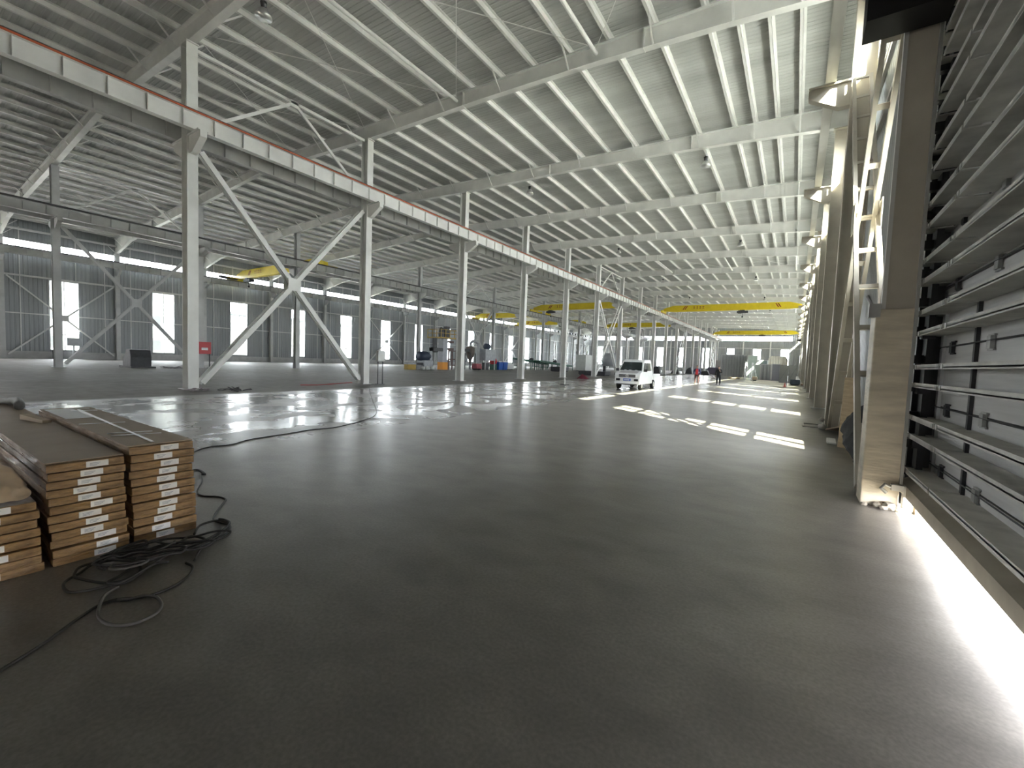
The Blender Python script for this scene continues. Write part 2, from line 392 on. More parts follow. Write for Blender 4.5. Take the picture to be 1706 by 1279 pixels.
# end walls
EX = [-2.75 - 6.85 * k for k in range(9)]
m = MB(); zl, zh, s0, s1 = 1.3, 7.4, 9.7, 11.05
m.box(XL, XR, Y1, Y1 + .12, 0, zl); m.box(XL, XR, Y1, Y1 + .12, zh, s0); m.box(XL, XR, Y1, Y1 + .12, s1, 14.4); m.box(-1.2, XR, Y1, Y1 + .12, s0, s1)
xs = [XR] + [v for c in EX for v in (c + 1.0, c - 1.0)] + [XL]
for i in range(0, len(xs), 2): m.box(min(xs[i:i + 2]), max(xs[i:i + 2]), Y1, Y1 + .12, zl, zh)
struct(m.build('wall_back', CLAD_E), 'grey ribbed end wall at the far end of the hall', 'wall')
for k, c in enumerate(EX):
    wn_ += 1
    window(wn_, Y1, c, 2.0, zl, zh, 'bright upright window in the far end wall, %s from the right' % ORD[k], 1, (4.3,), 'x')
wn_ += 1
m = MB()
for zz in (s0, s1 - .06): m.box(XL, -1.2, Y1 - .03, Y1 + .1, zz, zz + .06)
for k in range(9):
    x = -6.3 - 6.85 * k; m.box(x - .05, x + .05, Y1 - .03, Y1 + .1, s0, s1)
f = struct(m.build('window_%d' % wn_, OFFW), 'long horizontal strip window across the far end wall', 'window')
MB().box(XL, -1.2, Y1 + .04, Y1 + .05, s0, s1).build('pane', GLASS, f)
trim(MB().box(XL, XR, Y1 - .1, Y1, 7.5, 7.65), OFFW, 'thin white rail across the far end wall above its windows')
OX0, OX1, OZ = -19.0, -16.0, 2.6       # doorway added behind the photographer to bring daylight to the near end
struct(MB().box(XL, OX0, Y0 - 1.12, Y0 - 1, 0, 14.4).box(OX1, XR + .12, Y0 - 1.12, Y0 - 1, 0, 14.4).box(OX0, OX1, Y0 - 1.12, Y0 - 1, OZ, 14.4).build('wall_front', CLAD_E), 'end wall behind the photographer with a doorway added to let in daylight', 'wall')
for k in range(8):
    x = -6.3 - 6.85 * k
    o = MB().box(x - .15, x + .15, Y1 - .42, Y1 - .12, 0, roof_top(x) - .7).build('wind_post', STEEL, loc=(x, Y1 - .27, 0))
    tag(o, 'pale steel post against the far end wall, %s from the right' % ORD[k], 'column', 'posts of the far end wall')

# ------------------------------------------------------------------ steel frame
def hcol(mb, x, y, dx, dy, z0, z1, t=.03):      # H section, web across the hall (x), flanges parallel to the long walls
    mb.box(x - dx / 2, x - dx / 2 + t, y - dy / 2, y + dy / 2, z0, z1)
    mb.box(x + dx / 2 - t, x + dx / 2, y - dy / 2, y + dy / 2, z0, z1)
    mb.box(x - dx / 2 + t, x + dx / 2 - t, y - .012, y + .012, z0, z1)
def corbel(mb, x, sgn, dx, reach=.95):
    a = x + sgn * dx / 2; b = a + sgn * reach
    mb.prism([(a, 8.85), (a + sgn * .25, 8.85), (b, 9.25), (b, 9.47), (a, 9.47)], -.11, .11)
    mb.box(min(a, b), max(a, b), -.17, .17, 9.47, 9.52)
def bottom_z(x):   # bottom line of the rafters across the hall
    P = [(-61, 11.15), (-60.2, 11.2), (-56, 12.0), (-51, 12.35), (-40.2, 12.85), (-30, 13.45), (-19.6, 12.9), (-12, 12.72), (-6.6, 12.48), (-2.6, 12.2), (0.7, 11.9), (1.5, 11.85)]
    for (a, za), (b, zb) in zip(P, P[1:]):
        if a <= x <= b: return za + (zb - za) * (x - a) / (b - a)
    return 11.9
def column_proto(name, x, dx, sides, ztop, mtl, wrap=False):
    root = bpy.data.objects.new(name, None); COL.objects.link(root)
    m = MB(); hcol(m, 0, 0, dx, .36, 0.02, ztop); m.build('shaft', mtl, root)
    MB().box(-dx / 2 - .12, dx / 2 + .12, -.3, .3, 0, .03).build('base_plate', STEEL2, root)
    for s in sides:
        c = MB(); corbel(c, 0, s, dx); c.build('corbel', mtl, root)
    MB().box(-dx / 2 - .06, dx / 2 + .06, -.2, .2, ztop - .04, ztop).build('cap_plate', mtl, root)
    return root
ys = GRID
rows = (('A', A_X, .5, (-1, 1), STEEL, 'steel_column', 'tall pale steel column of the row between right and middle aisle, %s away from the camera', 'columns of the near inner row'),
        ('B', B_X, .5, (-1, 1), STEEL2, 'steel_column', 'grey steel column of the farther inner row, %s away from the camera', 'columns of the farther inner row'),
        ('C', C_X, .45, (1,), STEEL2, 'steel_column', 'grey steel column against the left window wall, %s away from the camera', 'columns along the left wall'),
        ('R', R_X, .54, (-1,), STEELR, 'steel_column', 'beige steel column along the right wall, %s away from the camera', 'columns along the right wall'))
for key, x, dx, sides, mt, nm, lab, grp in rows:
    p = column_proto(nm, x, dx, sides, bottom_z(x) - .02, mt)
    first = True; i = 0
    for y in ys:
        if y < 5 or y > 140: continue
        if key == 'R' and y < 8: i += 1; continue
        o = p if first else copy_tree(p)
        first = False; o.location = (x, y, 0)
        tag(o, lab % ORD[i], 'column', grp); i += 1
# the nearest right column: broad, boxed, in a thicker ridged casing up to head height
t = thing('steel_column', (.95, 6.98, 0), 'broad brown boxed column beside the big door, lower part in ridged casing', 'column', 'columns along the right wall')
MB().box(-.09, .17, -.16, .18, 2.4, 11.85).build('shaft', STEELR, t)
MB().box(-.18, .18, -.18, .2, 0, 2.4).build('casing', WRAP, t, bevel=.012)
MB().box(.17, .2, -.2, -.13, .25, 8).build('guide_rail', GALV, t)
MB().box(-.13, -.09, -.17, -.1, 2.4, 8).build('edge_strip', OFFW, t)
c = MB(); corbel(c, 0, -1, .3); c.build('corbel', STEELR, t)
m = MB().box(-.25, -.14, -.24, -.12, 2.3, 2.46).tube([(-.2, -.16, 2.4), (-.24, -.14, 2.5), (-.27, -.14, 2.57)], .02); m.build('bracket', GALV, t)

# rafters across the hall
def rafter_mesh():
    m = MB(); xs = [-60.9, -60.2, -58, -56, -53, -51, -45, -40.2, -35, -30, RIDGE, -25, -19.6, -16, -12, -9, -6.6, -4, -2.6, -1, .7, 1.4]
    pr = [(x, bottom_z(x), roof_top(x)) for x in xs]
    for (a, b0, t0), (b, b1, t1) in zip(pr, pr[1:]):
        m.quadbox([(a, -.012, b0), (b, -.012, b1), (b, .012, b1), (a, .012, b0), (a, -.012, t0), (b, -.012, t1), (b, .012, t1), (a, .012, t0)])
        for lo, hi, w in ((0, .03, .13), (None, None, .13)):
            if lo is not None: z = (b0, b1, b0 + .03, b1 + .03)
            else: z = (t0 - .03, t1 - .03, t0, t1)
            m.quadbox([(a, -w, z[0]), (b, -w, z[1]), (b, w, z[1]), (a, w, z[0]), (a, -w, z[2]), (b, -w, z[3]), (b, w, z[3]), (a, w, z[2])])
    for x in (-50, -30, -13, -5): m.box(x - .015, x + .015, -.14, .14, bottom_z(x) - .02, roof_top(x))
    return m
PX = [.4, -.49, -1.36, -2.24] + [-3.1 - 1.57 * k for k in range(36)] + [-59.4, -60.3]
FLY = [x for i, x in enumerate(PX) if i % 2 == 1 and x < 0]
prt = bpy.data.objects.new('roof_rafter', None); COL.objects.link(prt)
rafter_mesh().build('tapered_beam', STEEL, prt)
fly = None
for x in FLY:
    if fly is None:
        b0 = bottom_z(x)
        fly = MB().beam((0, .12, 0), (0, .75, .62), .05, .05, (1, 0, 0)).beam((0, -.12, 0), (0, -.75, .62), .05, .05, (1, 0, 0)).build('fly_brace', STEEL, prt)
        fly.location = (x, 0, b0 + .02); continue
    o = fly.copy(); COL.objects.link(o); o.parent = prt; o.location = (x, 0, min(bottom_z(x) + .02, roof_top(x) - .58))
i = 0
for y in ys:
    if y > 140 or y < -4: continue
    o = prt if i == 0 else copy_tree(prt)
    o.location = (0, y, 0)
    where = 'overhead just behind the camera' if y < 5 else 'carried by the %s column away from the camera' % ORD[int((y - 7) / 8)]
    tag(o, 'grey tapered roof beam across the hall, ' + where, 'roof beam', 'roof beams across the hall'); i += 1
# purlins
def purlin(x):
    z = roof_top(x); s = MB()
    s.box(x - .09, x, Y0, Y1, z, z + .02); s.box(x - .01, x + .01, Y0, Y1, z, z + .2); s.box(x, x + .09, Y0, Y1, z + .18, z + .2)
    return s
for i, x in enumerate(PX):
    o = purlin(x).build('roof_purlin', STEEL, loc=(x, Y0, roof_top(x)))
    tag(o, 'long pale roof purlin running the length of the hall, %s from the right wall' % ORD[i], 'purlin', 'purlins under the roof sheet')

# crane runway girders: two on the near row, two on the farther row, one along each long wall
def runway(x, label, mt, rail_mt, y0=Y0, fl=.26, side=1):
    t = thing('crane_runway_girder', (x, 0, 9.52), label, 'crane girder')
    m = MB(); m.box(-.006, .006, y0, Y1 - .5, .02, .6); m.box(-fl / 2, fl / 2, y0, Y1 - .5, 0, .025); m.box(-fl / 2, fl / 2, y0, Y1 - .5, .6, .625)
    m.build('beam', mt, t)
    m = MB(); yy = y0 + .5
    while yy < Y1 - 1: m.box(-fl / 2 + .02, fl / 2 - .02, yy - .008, yy + .008, .025, .6); yy += 1.0
    m.build('stiffeners', mt, t)['kind'] = 'stuff'
    m = MB(); m.box(-.035, .035, y0, Y1 - .5, .625, .74); m.build('rail', RAILD, t)
    if rail_mt is not None:
        m = MB(); m.box(side * fl / 2, side * fl / 2 + side * .05, y0, Y1 - .5, .60, .645) if side > 0 else m.box(side * fl / 2 - .05, side * fl / 2, y0, Y1 - .5, .60, .645)
        m.build('conductor_bar', rail_mt, t)
    return t
runway(A_X + .78, 'white crane girder with orange strip on the aisle side of the near inner columns', STEEL, RAILM)
runway(A_X - .78, 'plain grey crane girder on the far side of the near inner columns', STEEL2, None)
runway(B_X + .78, 'grey crane girder on the near side of the farther inner columns', STEEL2, RAILD)
runway(B_X - .78, 'grey crane girder on the far side of the farther inner columns', STEEL2, None)
runway(C_X + .75, 'grey crane girder in front of the left window wall', STEEL2, None)
runway(.32, 'pale crane girder running along the right wall columns', STEEL, None, 6.5, .24)

# bracing: pairs of crossing built-up diagonals in some bays
def diagonal(x, y0, z0, y1, z1, mt, sep=.3, cw=.1, ch=.16, step=.9):
    m = MB(); p, q = Vector((x, y0, z0)), Vector((x, y1, z1)); d = q - p; n = max(2, int(d.length / step))
    for s in (-1, 1): m.beam(p + Vector((s * sep / 2, 0, 0)), q + Vector((s * sep / 2, 0, 0)), cw * .5, ch, (1, 0, 0))
    for k in range(n + 1):
        c = p + d * (k / n); m.beam(c - Vector((sep / 2, 0, 0)), c + Vector((sep / 2, 0, 0)), ch * .7, .03, tuple(d))
    return m
def cross(x, ya, yb, z0, z1, mt, label, sep=.3, ch=.16, cw=.1):
    t = thing('cross_bracing', (x, (ya + yb) / 2, 0), label, 'bracing')
    h = (yb - ya) / 2
    diagonal(0, -h, z0, h, z1, mt, sep, cw, ch).build('diagonal', mt, t)
    diagonal(0, -h, z1, h, z0, mt, sep - .1, cw, ch).build('diagonal', mt, t)
    for s in (-1, 1):
        MB().box(s * (sep / 2 + .03) - .01, s * (sep / 2 + .03) + .01, -.3, .3, (z0 + z1) / 2 - .28, (z0 + z1) / 2 + .28).build('gusset_plate', mt, t)
    return t
nearness = ['nearest to the camera', 'second from the camera', 'third from the camera', 'farthest from the camera']
for j, y in enumerate((7, 47, 87, 127)):
    cross(A_X, y + .33, y + 7.67, .25, 9.1, STEEL, 'large pale X bracing between near inner columns, ' + nearness[j], .34, .2, .12)
    cross(B_X, y + .33, y + 7.67, .25, 9.1, STEEL2, 'grey X bracing between farther inner columns, ' + nearness[j], .26, .18)
    cross(C_X, y + .33, y + 7.67, .4, 7.6, OFFW, 'thin X bracing in front of the left wall, ' + nearness[j], .16, .12)
    for row, x in (('near inner', A_X), ('farther inner', B_X)):
        t = thing('eaves_bracing', (x, y + 4, 0), 'inverted V bracing above the crane girder of the %s row, ' % row + nearness[j], 'bracing')
        zt = bottom_z(x) - .12
        MB().beam((0, -3.76, zt), (0, 3.76, zt), .12, .12).build('tie', STEEL, t)
        MB().beam((0, 0, zt), (0, -3.3, 10.3), .09, .12, (1, 0, 0)).build('strut', STEEL, t)
        MB().beam((0, 0, zt), (0, 3.3, 10.3), .09, .12, (1, 0, 0)).build('strut', STEEL, t)
        MB().box(-.06, .06, -.18, .18, zt - .2, zt + .08).build('gusset_plate', STEEL, t)
    if j < 3 or True:
        t = cross(.98, y + .45, y + 7.55, .07, 9.3, STEELR if j == 0 else STEEL, 'ladder-like bracing beside the right wall, ' + nearness[j], .34, .14, .14)
# tie pipes and rods in the roof of the braced bays
for j, y in enumerate((7, 47, 87, 127)):
    for i, x in enumerate((-54, -47, -33.5, -26.5, -13.3, -6.7, -.6)):
        z = bottom_z(x) + .25
        o = MB().tube([(x, y + .15, z), (x, y + 7.85, z)], .07, 10).build('tie_pipe', STEEL, loc=(x, y, z))
        tag(o, 'round tie pipe between two roof beams, %s bay, %s from the left' % (['nearest braced', 'second braced', 'third braced', 'last braced'][j], ORD[i]), 'pipe', 'tie pipes in the roof')
    edge = [-60, -54, -47, -40.2, -33.5, -26.5, -19.6, -13.3, -6.7, -.6]
    for a, b in zip(edge, edge[1:]):
        za, zb = roof_top(a) - .18, roof_top(b) - .18
        for q, (u, w) in enumerate((((a, y + .2, za), (b, y + 7.8, zb)), ((a, y + 7.8, za - .05), (b, y + .2, zb - .05)))):
            o = MB().tube([u, w], .014, 6).build('bracing_rod', STEEL, loc=u)
            tag(o, 'thin roof rod, %s, %s rod panel from left, %s' % (['nearest braced bay', 'second braced bay', 'third braced bay', 'last braced bay'][j], ORD[edge.index(a)], ['leaning away', 'leaning back'][q]), 'rod', 'thin tie rods under the roof')

# ------------------------------------------------------------------ sectional door at the right
XD0, XD1 = 1.17, 1.43
d = struct(bpy.data.objects.new('door_1', None), 'huge grey sectional door with horizontal ribs on the right', 'door'); COL.objects.link(d); d.location = (XD0, 0, 0)
ribs = [(.90, 1.12), (1.50, 1.71), (2.10, 2.34), (2.70, 2.94), (3.33, 3.58), (3.97, 4.21), (4.60, 4.84), (5.24, 5.50), (5.87, 6.12), (6.5, 6.75)]
seams = [.58, 1.26, 1.95, 2.64, 3.33, 4.02, 4.7, 5.38, 6.05, 6.72]
prev = .44
YD0, YD1 = -9.5, 7.12
for zc in seams + [7.1]:
    MB().box(XD1 - XD0, XD1 - XD0 + .06, YD0, YD1, prev + .012, zc - .006).build('panel', DOORM, d)
    prev = zc
MB().box(XD1 - XD0 + .02, XD1 - XD0 + .05, YD0, YD1, .46, 7.1).build('backing_sheet', DARKST, d)
for a, b in ribs:
    for z in (a, b):
        for (y0, y1) in ((YD0, 5.74), (5.80, 6.80), (6.86, YD1 - .02)):
            m = MB().box(0, .012, y0, y1, z - .025, z + .03).box(0, XD1 - XD0, y0, y1, z - .012, z)
            o = m.build('rib', DOORRIB, d)
for (y0, y1) in ((YD0, 5.74), (5.80, 6.80), (6.86, YD1 - .02)):
    MB().box(0, .012, y0, y1, .45, .51).box(0, .26, y0, y1, .48, .495).build('rib', DOORRIB, d)
# bottom rail: upright lip and soffit sloped to let the sun strip pass under
m = MB().box(0, .02, YD0, YD1, .18, .29)
m.quadbox([(0.0, YD0, .29), (.28, YD0, .455), (.28, YD1, .455), (0.0, YD1, .29), (0.0, YD0, .31), (.28, YD0, .475), (.28, YD1, .475), (0.0, YD1, .31)])
m.build('bottom_rail', mat('brown_bottom_rail', (.30, .27, .22), .6, 0, .2, 3), d)
for yv, z0, z1, mt, w in ((5.82, .3, 2.5, DARKST, .05), (6.9, 1.0, 2.35, WHITE, .06), (6.9, .45, 1.0, GALV, .05), (3.4, .3, 7, GALV, .05)):
    MB().box(XD1 - XD0 - .03, XD1 - XD0, yv - w / 2, yv + w / 2, z0, z1).build('stile', mt, d)
for z in seams[:8]:
    MB().tube([(XD1 - XD0 - .03, YD0, z), (XD1 - XD0 - .03, YD1 - .15, z)], .007, 6).build('seam_bar', DARKST, d)
    for yv in (5.45, 6.55, 2.6):
        m = MB().box(XD1 - XD0 - .02, XD1 - XD0, yv - .07, yv + .07, z + .04, z + .055).box(XD1 - XD0 - .02, XD1 - XD0, yv - .07, yv + .07, z - .09, z - .075)
        m.box(XD1 - XD0 - .035, XD1 - XD0 - .005, yv - .045, yv + .045, z - .075, z + .04)
        m.build('hinge', GALV if yv != 6.55 else DARKST, d)
for a, b in ribs[:5]:
    for z in (a, b):
        for yv in (5.70, 5.85, 6.76, 6.9):
            MB().box(-.006, 0, yv - .03, yv + .03, z - .02, z + .025).build('splice_plate', GALV, d)
# dark guide and tangle of shadowed brackets next to the column
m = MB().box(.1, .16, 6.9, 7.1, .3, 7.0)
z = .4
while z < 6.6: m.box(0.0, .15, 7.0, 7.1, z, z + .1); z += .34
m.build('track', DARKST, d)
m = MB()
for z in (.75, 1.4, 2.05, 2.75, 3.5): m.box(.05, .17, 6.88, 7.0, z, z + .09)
m.build('track_roller', MACHD, d)
tag(MB().box(.42, 1.16, 6.3, 6.72, 5.55, 7.6).build('door_header_box', mat('header_black', (.008, .007, .009), .8), loc=(.8, 6.5, 5.55)),
    'dark box hanging at the top of the near right column', 'box')
t = thing('floor_bracket', (1.2, 6.75, 0), 'small silver door bracket standing on the floor at the foot of the near right column', 'bracket')
MB().box(-.05, .03, -.06, .04, .0, .30).box(-.16, .06, -.05, .03, .24, .31).build('post', OFFW, t)
MB().tube([(-.15, -.02, .27), (-.22, -.04, .30), (-.25, -.04, .25), (-.2, -.02, .2)], .02).build('arm', GALV, t)
MB().box(.06, .09, -.08, .04, 0, .22).build('side_plate', WOOD, t)
# ------------------------------------------------------------------ lumps of rubble at the column foot
def blob(x, y, z, r, seed, flat=.7):
    rnd = random.Random(seed); bm = bmesh.new(); bmesh.ops.create_icosphere(bm, subdivisions=2, radius=1)
    m = MB()
    for v in bm.verts:
        k = 1 + rnd.uniform(-.22, .22); m.v.append((x + v.co.x * r * k, y + v.co.y * r * k, z + max(v.co.z * r * flat * k, -z)))
    m.f = [tuple(v.index for v in f.verts) for f in bm.faces]; bm.free(); return m
where_r = ['against the left corner', 'under the ridged casing', 'between casing and bracket', 'beside the silver bracket', 'in front of the casing']
for i, (x, y, r) in enumerate(((.80, 6.74, .035), (.93, 6.75, .05), (1.04, 6.73, .07), (1.12, 6.70, .05), (.98, 6.68, .04))):
    tag(blob(x, y, r * .5, r, i).build('rubble_lump', RUBBLE, loc=(x, y, 0)), 'pale lump of rubble at the near right column foot, ' + where_r[i], 'rubble', 'rubble at the column foot')

# ------------------------------------------------------------------ overhead cranes
def crane(x0, x1, y, z0, z1, hoist_x, label, marks=True, trolley_end=False):
    t = thing('overhead_crane', ((x0 + x1) / 2, y, z0), label, 'crane')
    L = (x1 - x0) / 2; h = z1 - z0
    m = MB(); m.prism([(-L, .15 * h), (-L + 1.6, 0), (L - 1.6, 0), (L, .15 * h), (L, h * .55), (L - 1.6, h), (-L + 1.6, h), (-L, h * .55)], -.25, .25)
    m.build('girder', YELLOW, t)
    for s in (-1, 1):
        MB().box(s * L - .12, s * L + .12, -1.3, 1.3, -.12, .22).build('end_truck', YELLOW, t)
    hx = hoist_x - (x0 + x1) / 2
    hb = MB().box(hx - .75, hx + .75, -.3, .3, -.42, -.12).box(hx - .3, hx + .3, -.35, .35, -.12, 0).lathe((hx - .6, 0, -.25), [(.0, 0), (.26, .02), (.26, .5), (0, .52)], 12, 'x').build('hoist', MACHD, t)
    MB().tube([(hx, 0, -.4), (hx, 0, -.9)], .03, 6).box(hx - .1, hx + .1, -.08, .08, -1.1, -.88).build('hook_block', DARKST, hb)
    if marks:
        for s in (-1, 1):
            m = MB(); c = s * (L - 3.0)
            for k in (0, .28): m.prism([(c + k, h * .3), (c + k + .16, h * .3), (c + k + .16 - s * .35, h * .85), (c + k - s * .35, h * .85)], -.262, -.252)
            m.build('warning_stripes', DKRED, t)
        m = MB()
        for k in range(4):
            c = -L + 4.6 + k * .45; m.box(c, c + .3, -.262, -.252, h * .66, h * .72); m.box(c + .12, c + .18, -.262, -.252, h * .4, h * .82); m.box(c, c + .3, -.262, -.252, h * .4, h * .45)
        m.build('lettering', DKRED, t)
    if trolley_end:
        MB().box(-L - .1, -L + .5, -2.2, -.3, -.1, 0).box(-L - .1, -L - .02, -2.2, -.3, 0, .25).build('service_step', MACHD, t)
    return t
crane(-18.8, .32, 73.4, 10.4, 11.4, -7.2, 'yellow overhead crane spanning the right aisle, the nearer one')
crane(-18.8, .32, 126.5, 10.4, 11.4, -7.6, 'yellow overhead crane spanning the right aisle, the farther one')
crane(-39.4, -20.4, 66, 10.4, 11.4, -36, 'yellow overhead crane in the middle aisle, nearer of the two')
crane(-39.4, -20.4, 101, 10.4, 11.4, -33, 'yellow overhead crane in the middle aisle, farther of the two')
crane(-59.7, -41, 26.5, 10.4, 11.4, -57, 'yellow overhead crane at the left wall, nearest of the left aisle', True, True)
crane(-59.7, -41, 75, 10.4, 11.4, -56, 'yellow overhead crane in the left aisle, second from the camera')
crane(-59.7, -41, 92, 10.4, 11.4, -47, 'yellow overhead crane in the left aisle, farthest of its aisle')

# high-bay lamps
lp = bpy.data.objects.new('high_bay_lamp', None); COL.objects.link(lp)
MB().tube([(0, 0, 0), (0, 0, .42)], .012, 6).build('hanger', GALV, lp)
MB().lathe((0, 0, -.2), [(.07, .02), (.1, .2), (.02, .22)], 12).build('ballast_housing', DARKST, lp, True)
MB().lathe((0, 0, -.45), [(.24, 0), (.22, .08), (.12, .24), (.06, .27)], 18).build('reflector', LAMPSH, lp, True)
lamps = [(-14.4, 7), (-14.4, 23), (-4.3, 23), (-4.3, 39), (-14.4, 39), (-14.4, 55), (-4.3, 55), (-4.3, 71), (-14.4, 71), (-4.3, 87)]
for i, (x, y) in enumerate(lamps):
    o = lp if i == 0 else copy_tree(lp)
    o.location = (x, y + (.1 if i == 0 else .0), bottom_z(x) - .44)
    tag(o, 'round factory lamp, %s lamp line of the right aisle, on the %s roof beam' % ('left' if x < -10 else 'right', ORD[int((y - 7) / 8)]), 'lamp', 'high bay lamps of the right aisle')

# ------------------------------------------------------------------ stacked flat packages in the foreground
def package(x_front, y0, y1, z0, h, length, lab_y, seed, label, group, dx=0.0, sticker=True):
    rnd = random.Random(seed)
    t = thing('flat_package', (x_front, (y0 + y1) / 2, z0), label, 'package', group, rnd.uniform(-.006, .006))
    w = (y1 - y0) / 2
    m = MB(); n = 10
    # wrapped carton: slightly crumpled front edge
    m.box(-length, 0, -w, w, .003, h - .003)
    m.build('carton', CARD, t, bevel=.006)
    # turned-over paper flap along the front
    MB().box(.0, .004, -w + .01, w - .01, h * .08, h * .5).build('fold_flap', CARD, t)
    if sticker:
        a = lab_y; s = MB().box(.004, .0065, a, a + .125, h * .17, h * .88).build('sticker', PAPER, t)
        k = MB()
        for i in range(3): k.box(.0065, .007, a + .02, a + .06 + .01 * i, h * (.34 + .14 * i), h * (.38 + .14 * i))
        k.build('print', INK, s)
    return t
def stack(n, y0, y1, ztop, xf, length, name, group, seed, lab0):
    rnd = random.Random(seed); h = ztop / n; z = 0
    for i in range(n):
        f = i / n
        dx = rnd.uniform(-.018, .018) + .03 * (1 - f); dy = rnd.uniform(-.008, .008) + .02 * (1 - f)
        pos = n - 1 - i
        lab = 'bottom one' if i == 0 else ('topmost one' if pos == 0 else '%s from the top' % ORD[pos])
        package(xf + dx, y0 + dy + .012, y1 + dy - .012, z, h, length, lab0 - (y1 - y0) / 2 + rnd.uniform(-.05, .05), seed * 100 + i,
                'flat brown taped package in the %s stack, %s' % (name, lab), group)
        z += h
stack(12, 1.14, 1.60, .80, -4.42, 3.15, 'right hand', 'packages of the right hand stack', 3, .17)
stack(12, .675, 1.125, .745, -4.40, 5.4, 'middle', 'packages of the middle stack', 5, .20)
stack(8, .16, .655, .50, -4.38, 5.0, 'left hand', 'packages of the left hand stack', 8, .19)
# kraft boards on top of the two taller stacks
tag(MB().box(-7.55, -4.43, 1.15, 1.59, .801, .808).build('cover_board', CARDTOP, loc=(-4.43, 1.37, .801)), 'thin brown cardboard sheet covering the right hand stack', 'board')
tag(MB().box(-9.7, -4.42, .69, 1.12, .746, .753).build('cover_board', CARDTOP, loc=(-4.42, .9, .746)), 'thin brown cardboard sheet covering the middle stack', 'board')
tag(MB().box(-7.45, -6.45, 1.17, 1.40, .8085, .811).build('paper_sheet', PAPER, loc=(-7, 1.3, .809)), 'white sheet of paper lying on the right hand stack', 'paper')
m = MB()
m.beam((-7.3, 1.43, .812), (-4.5, 1.33, .812), .022, .004).beam((-7.1, 1.40, .8125), (-4.6, 1.34, .8125), .012, .004)
o = tag(m.build('packing_strap', TAPE, loc=(-5.5, 1.4, .81)), 'long white packing strap along the top of the right hand stack', 'strap')
for i, (x, a, b, lab) in enumerate(((-5.02, 1.19, 1.52, 'nearest to the stack front'), (-5.18, 1.2, 1.5, 'second from the stack front'), (-5.95, 1.17, 1.5, 'mid stack top'), (-7.2, 1.35, 1.56, 'near the white paper'), (-7.45, 1.33, 1.54, 'at its far end'))):
    tag(MB().beam((x, a, .8115), (x + .1, b, .8115), .016, .004).build('tape_strip', TAPE, loc=(x, a, .811)), 'short white tape strip on the right hand stack, ' + lab, 'tape', 'tape strips on the right hand stack')
t = thing('timber_offcut', (-7.0, 1.0, .754), 'small squared timber offcut lying on the middle stack', 'wood')
MB().quadbox([(-.1, -.07, 0), (.35, .03, 0), (.33, .1, 0), (-.12, .0, 0), (-.1, -.07, .06), (.35, .03, .03), (.33, .1, .03), (-.12, .0, .06)]).build('block', WOOD, t)
# crumpled plastic wrap at the left hand stack and a film roll at the back
def crumple(nx, ny, fn, thick=.012, seed=1):
    rnd = random.Random(seed); m = MB(); P = [[Vector(fn(i / nx, j / ny)) + Vector((rnd.uniform(-1, 1), rnd.uniform(-1, 1), rnd.uniform(-1, 1))) * thick for j in range(ny + 1)] for i in range(nx + 1)]
    for i in range(nx + 1):
        for j in range(ny + 1): m.v.append(tuple(P[i][j]))
    for i in range(nx):
        for j in range(ny): a = i * (ny + 1) + j; m.f.append((a, a + ny + 1, a + ny + 2, a + 1))
    return m
def wrap_fn(u, v):
    x = -5.35 + 1.0 * u; y = .12 + .47 * v
    z = .51 + .23 * math.sin(math.pi * (.05 + .62 * v)) * (1 - .85 * (max(0, u - .8) / .2) ** 2) * (.9 + .16 * math.sin(9 * u + 3 * v) + .08 * math.sin(23 * u - 11 * v))
    if v > .97: z = .60 - .3 * max(0, u - .9)
    return (x, y + .03 * math.sin(9 * u), max(z, .515))
o = crumple(30, 16, wrap_fn, .013, 4).build('plastic_wrap', PLASTIC, smooth=True, loc=(-4.8, .35, .5))
md = o.modifiers.new('thick', 'SOLIDIFY'); md.thickness = .006
md = o.modifiers.new('sub', 'SUBSURF'); md.levels = 1; md.render_levels = 2
tag(o, 'crumpled brown plastic wrap heaped on the left hand stack', 'plastic wrap')
m = MB(); pts = []
for i in range(12):
    f = i / 11; pts.append((-8.1 - 1.6 * f, 1.06 + .04 * math.sin(5 * f), .80 + .03 * math.sin(7 * f)))
m.tube(pts, [.05 + .012 * math.sin(3 * i) for i in range(12)], 12)
tag(m.build('film_roll', mat('grey_film', (.13, .13, .125), .5, 0, .2, 3), smooth=True, loc=(-8.1, 1.06, .75)), 'long grey roll of film lying on the far part of the middle stack', 'film')

# ------------------------------------------------------------------ black cable
def smooth_path(P, n=8):
    out = []
    for i in range(len(P) - 1):
        p0, p1, p2, p3 = [Vector(P[max(0, min(len(P) - 1, k))]) for k in (i - 1, i, i + 1, i + 2)]
        for k in range(n):
            t = k / n
            out.append(.5 * ((2 * p1) + (-p0 + p2) * t + (2 * p0 - 5 * p1 + 4 * p2 - p3) * t * t + (-p0 + 3 * p1 - 3 * p2 + p3) * t ** 3))
    out.append(Vector(P[-1])); return out
LEAD = [(-2.9, .06), (-3.064, 0.245), (-3.146, 0.326), (-3.185, 0.380), (-3.258, 0.484), (-3.368, 0.600), (-3.443, 0.685), (-3.497, 0.764), (-3.492, 0.850), (-3.397, 0.959), (-3.403, 1.095), (-3.481, 1.218), (-3.604, 1.293), (-3.714, 1.289)]
LOOP1 = [(-3.640, 0.887), (-3.581, 0.807), (-3.444, 0.748), (-3.310, 0.722), (-3.168, 0.740), (-3.089, 0.809), (-3.096, 0.904), (-3.176, 0.974), (-3.305, 0.992), (-3.394, 0.949), (-3.420, 0.881), (-3.480, 0.847)]
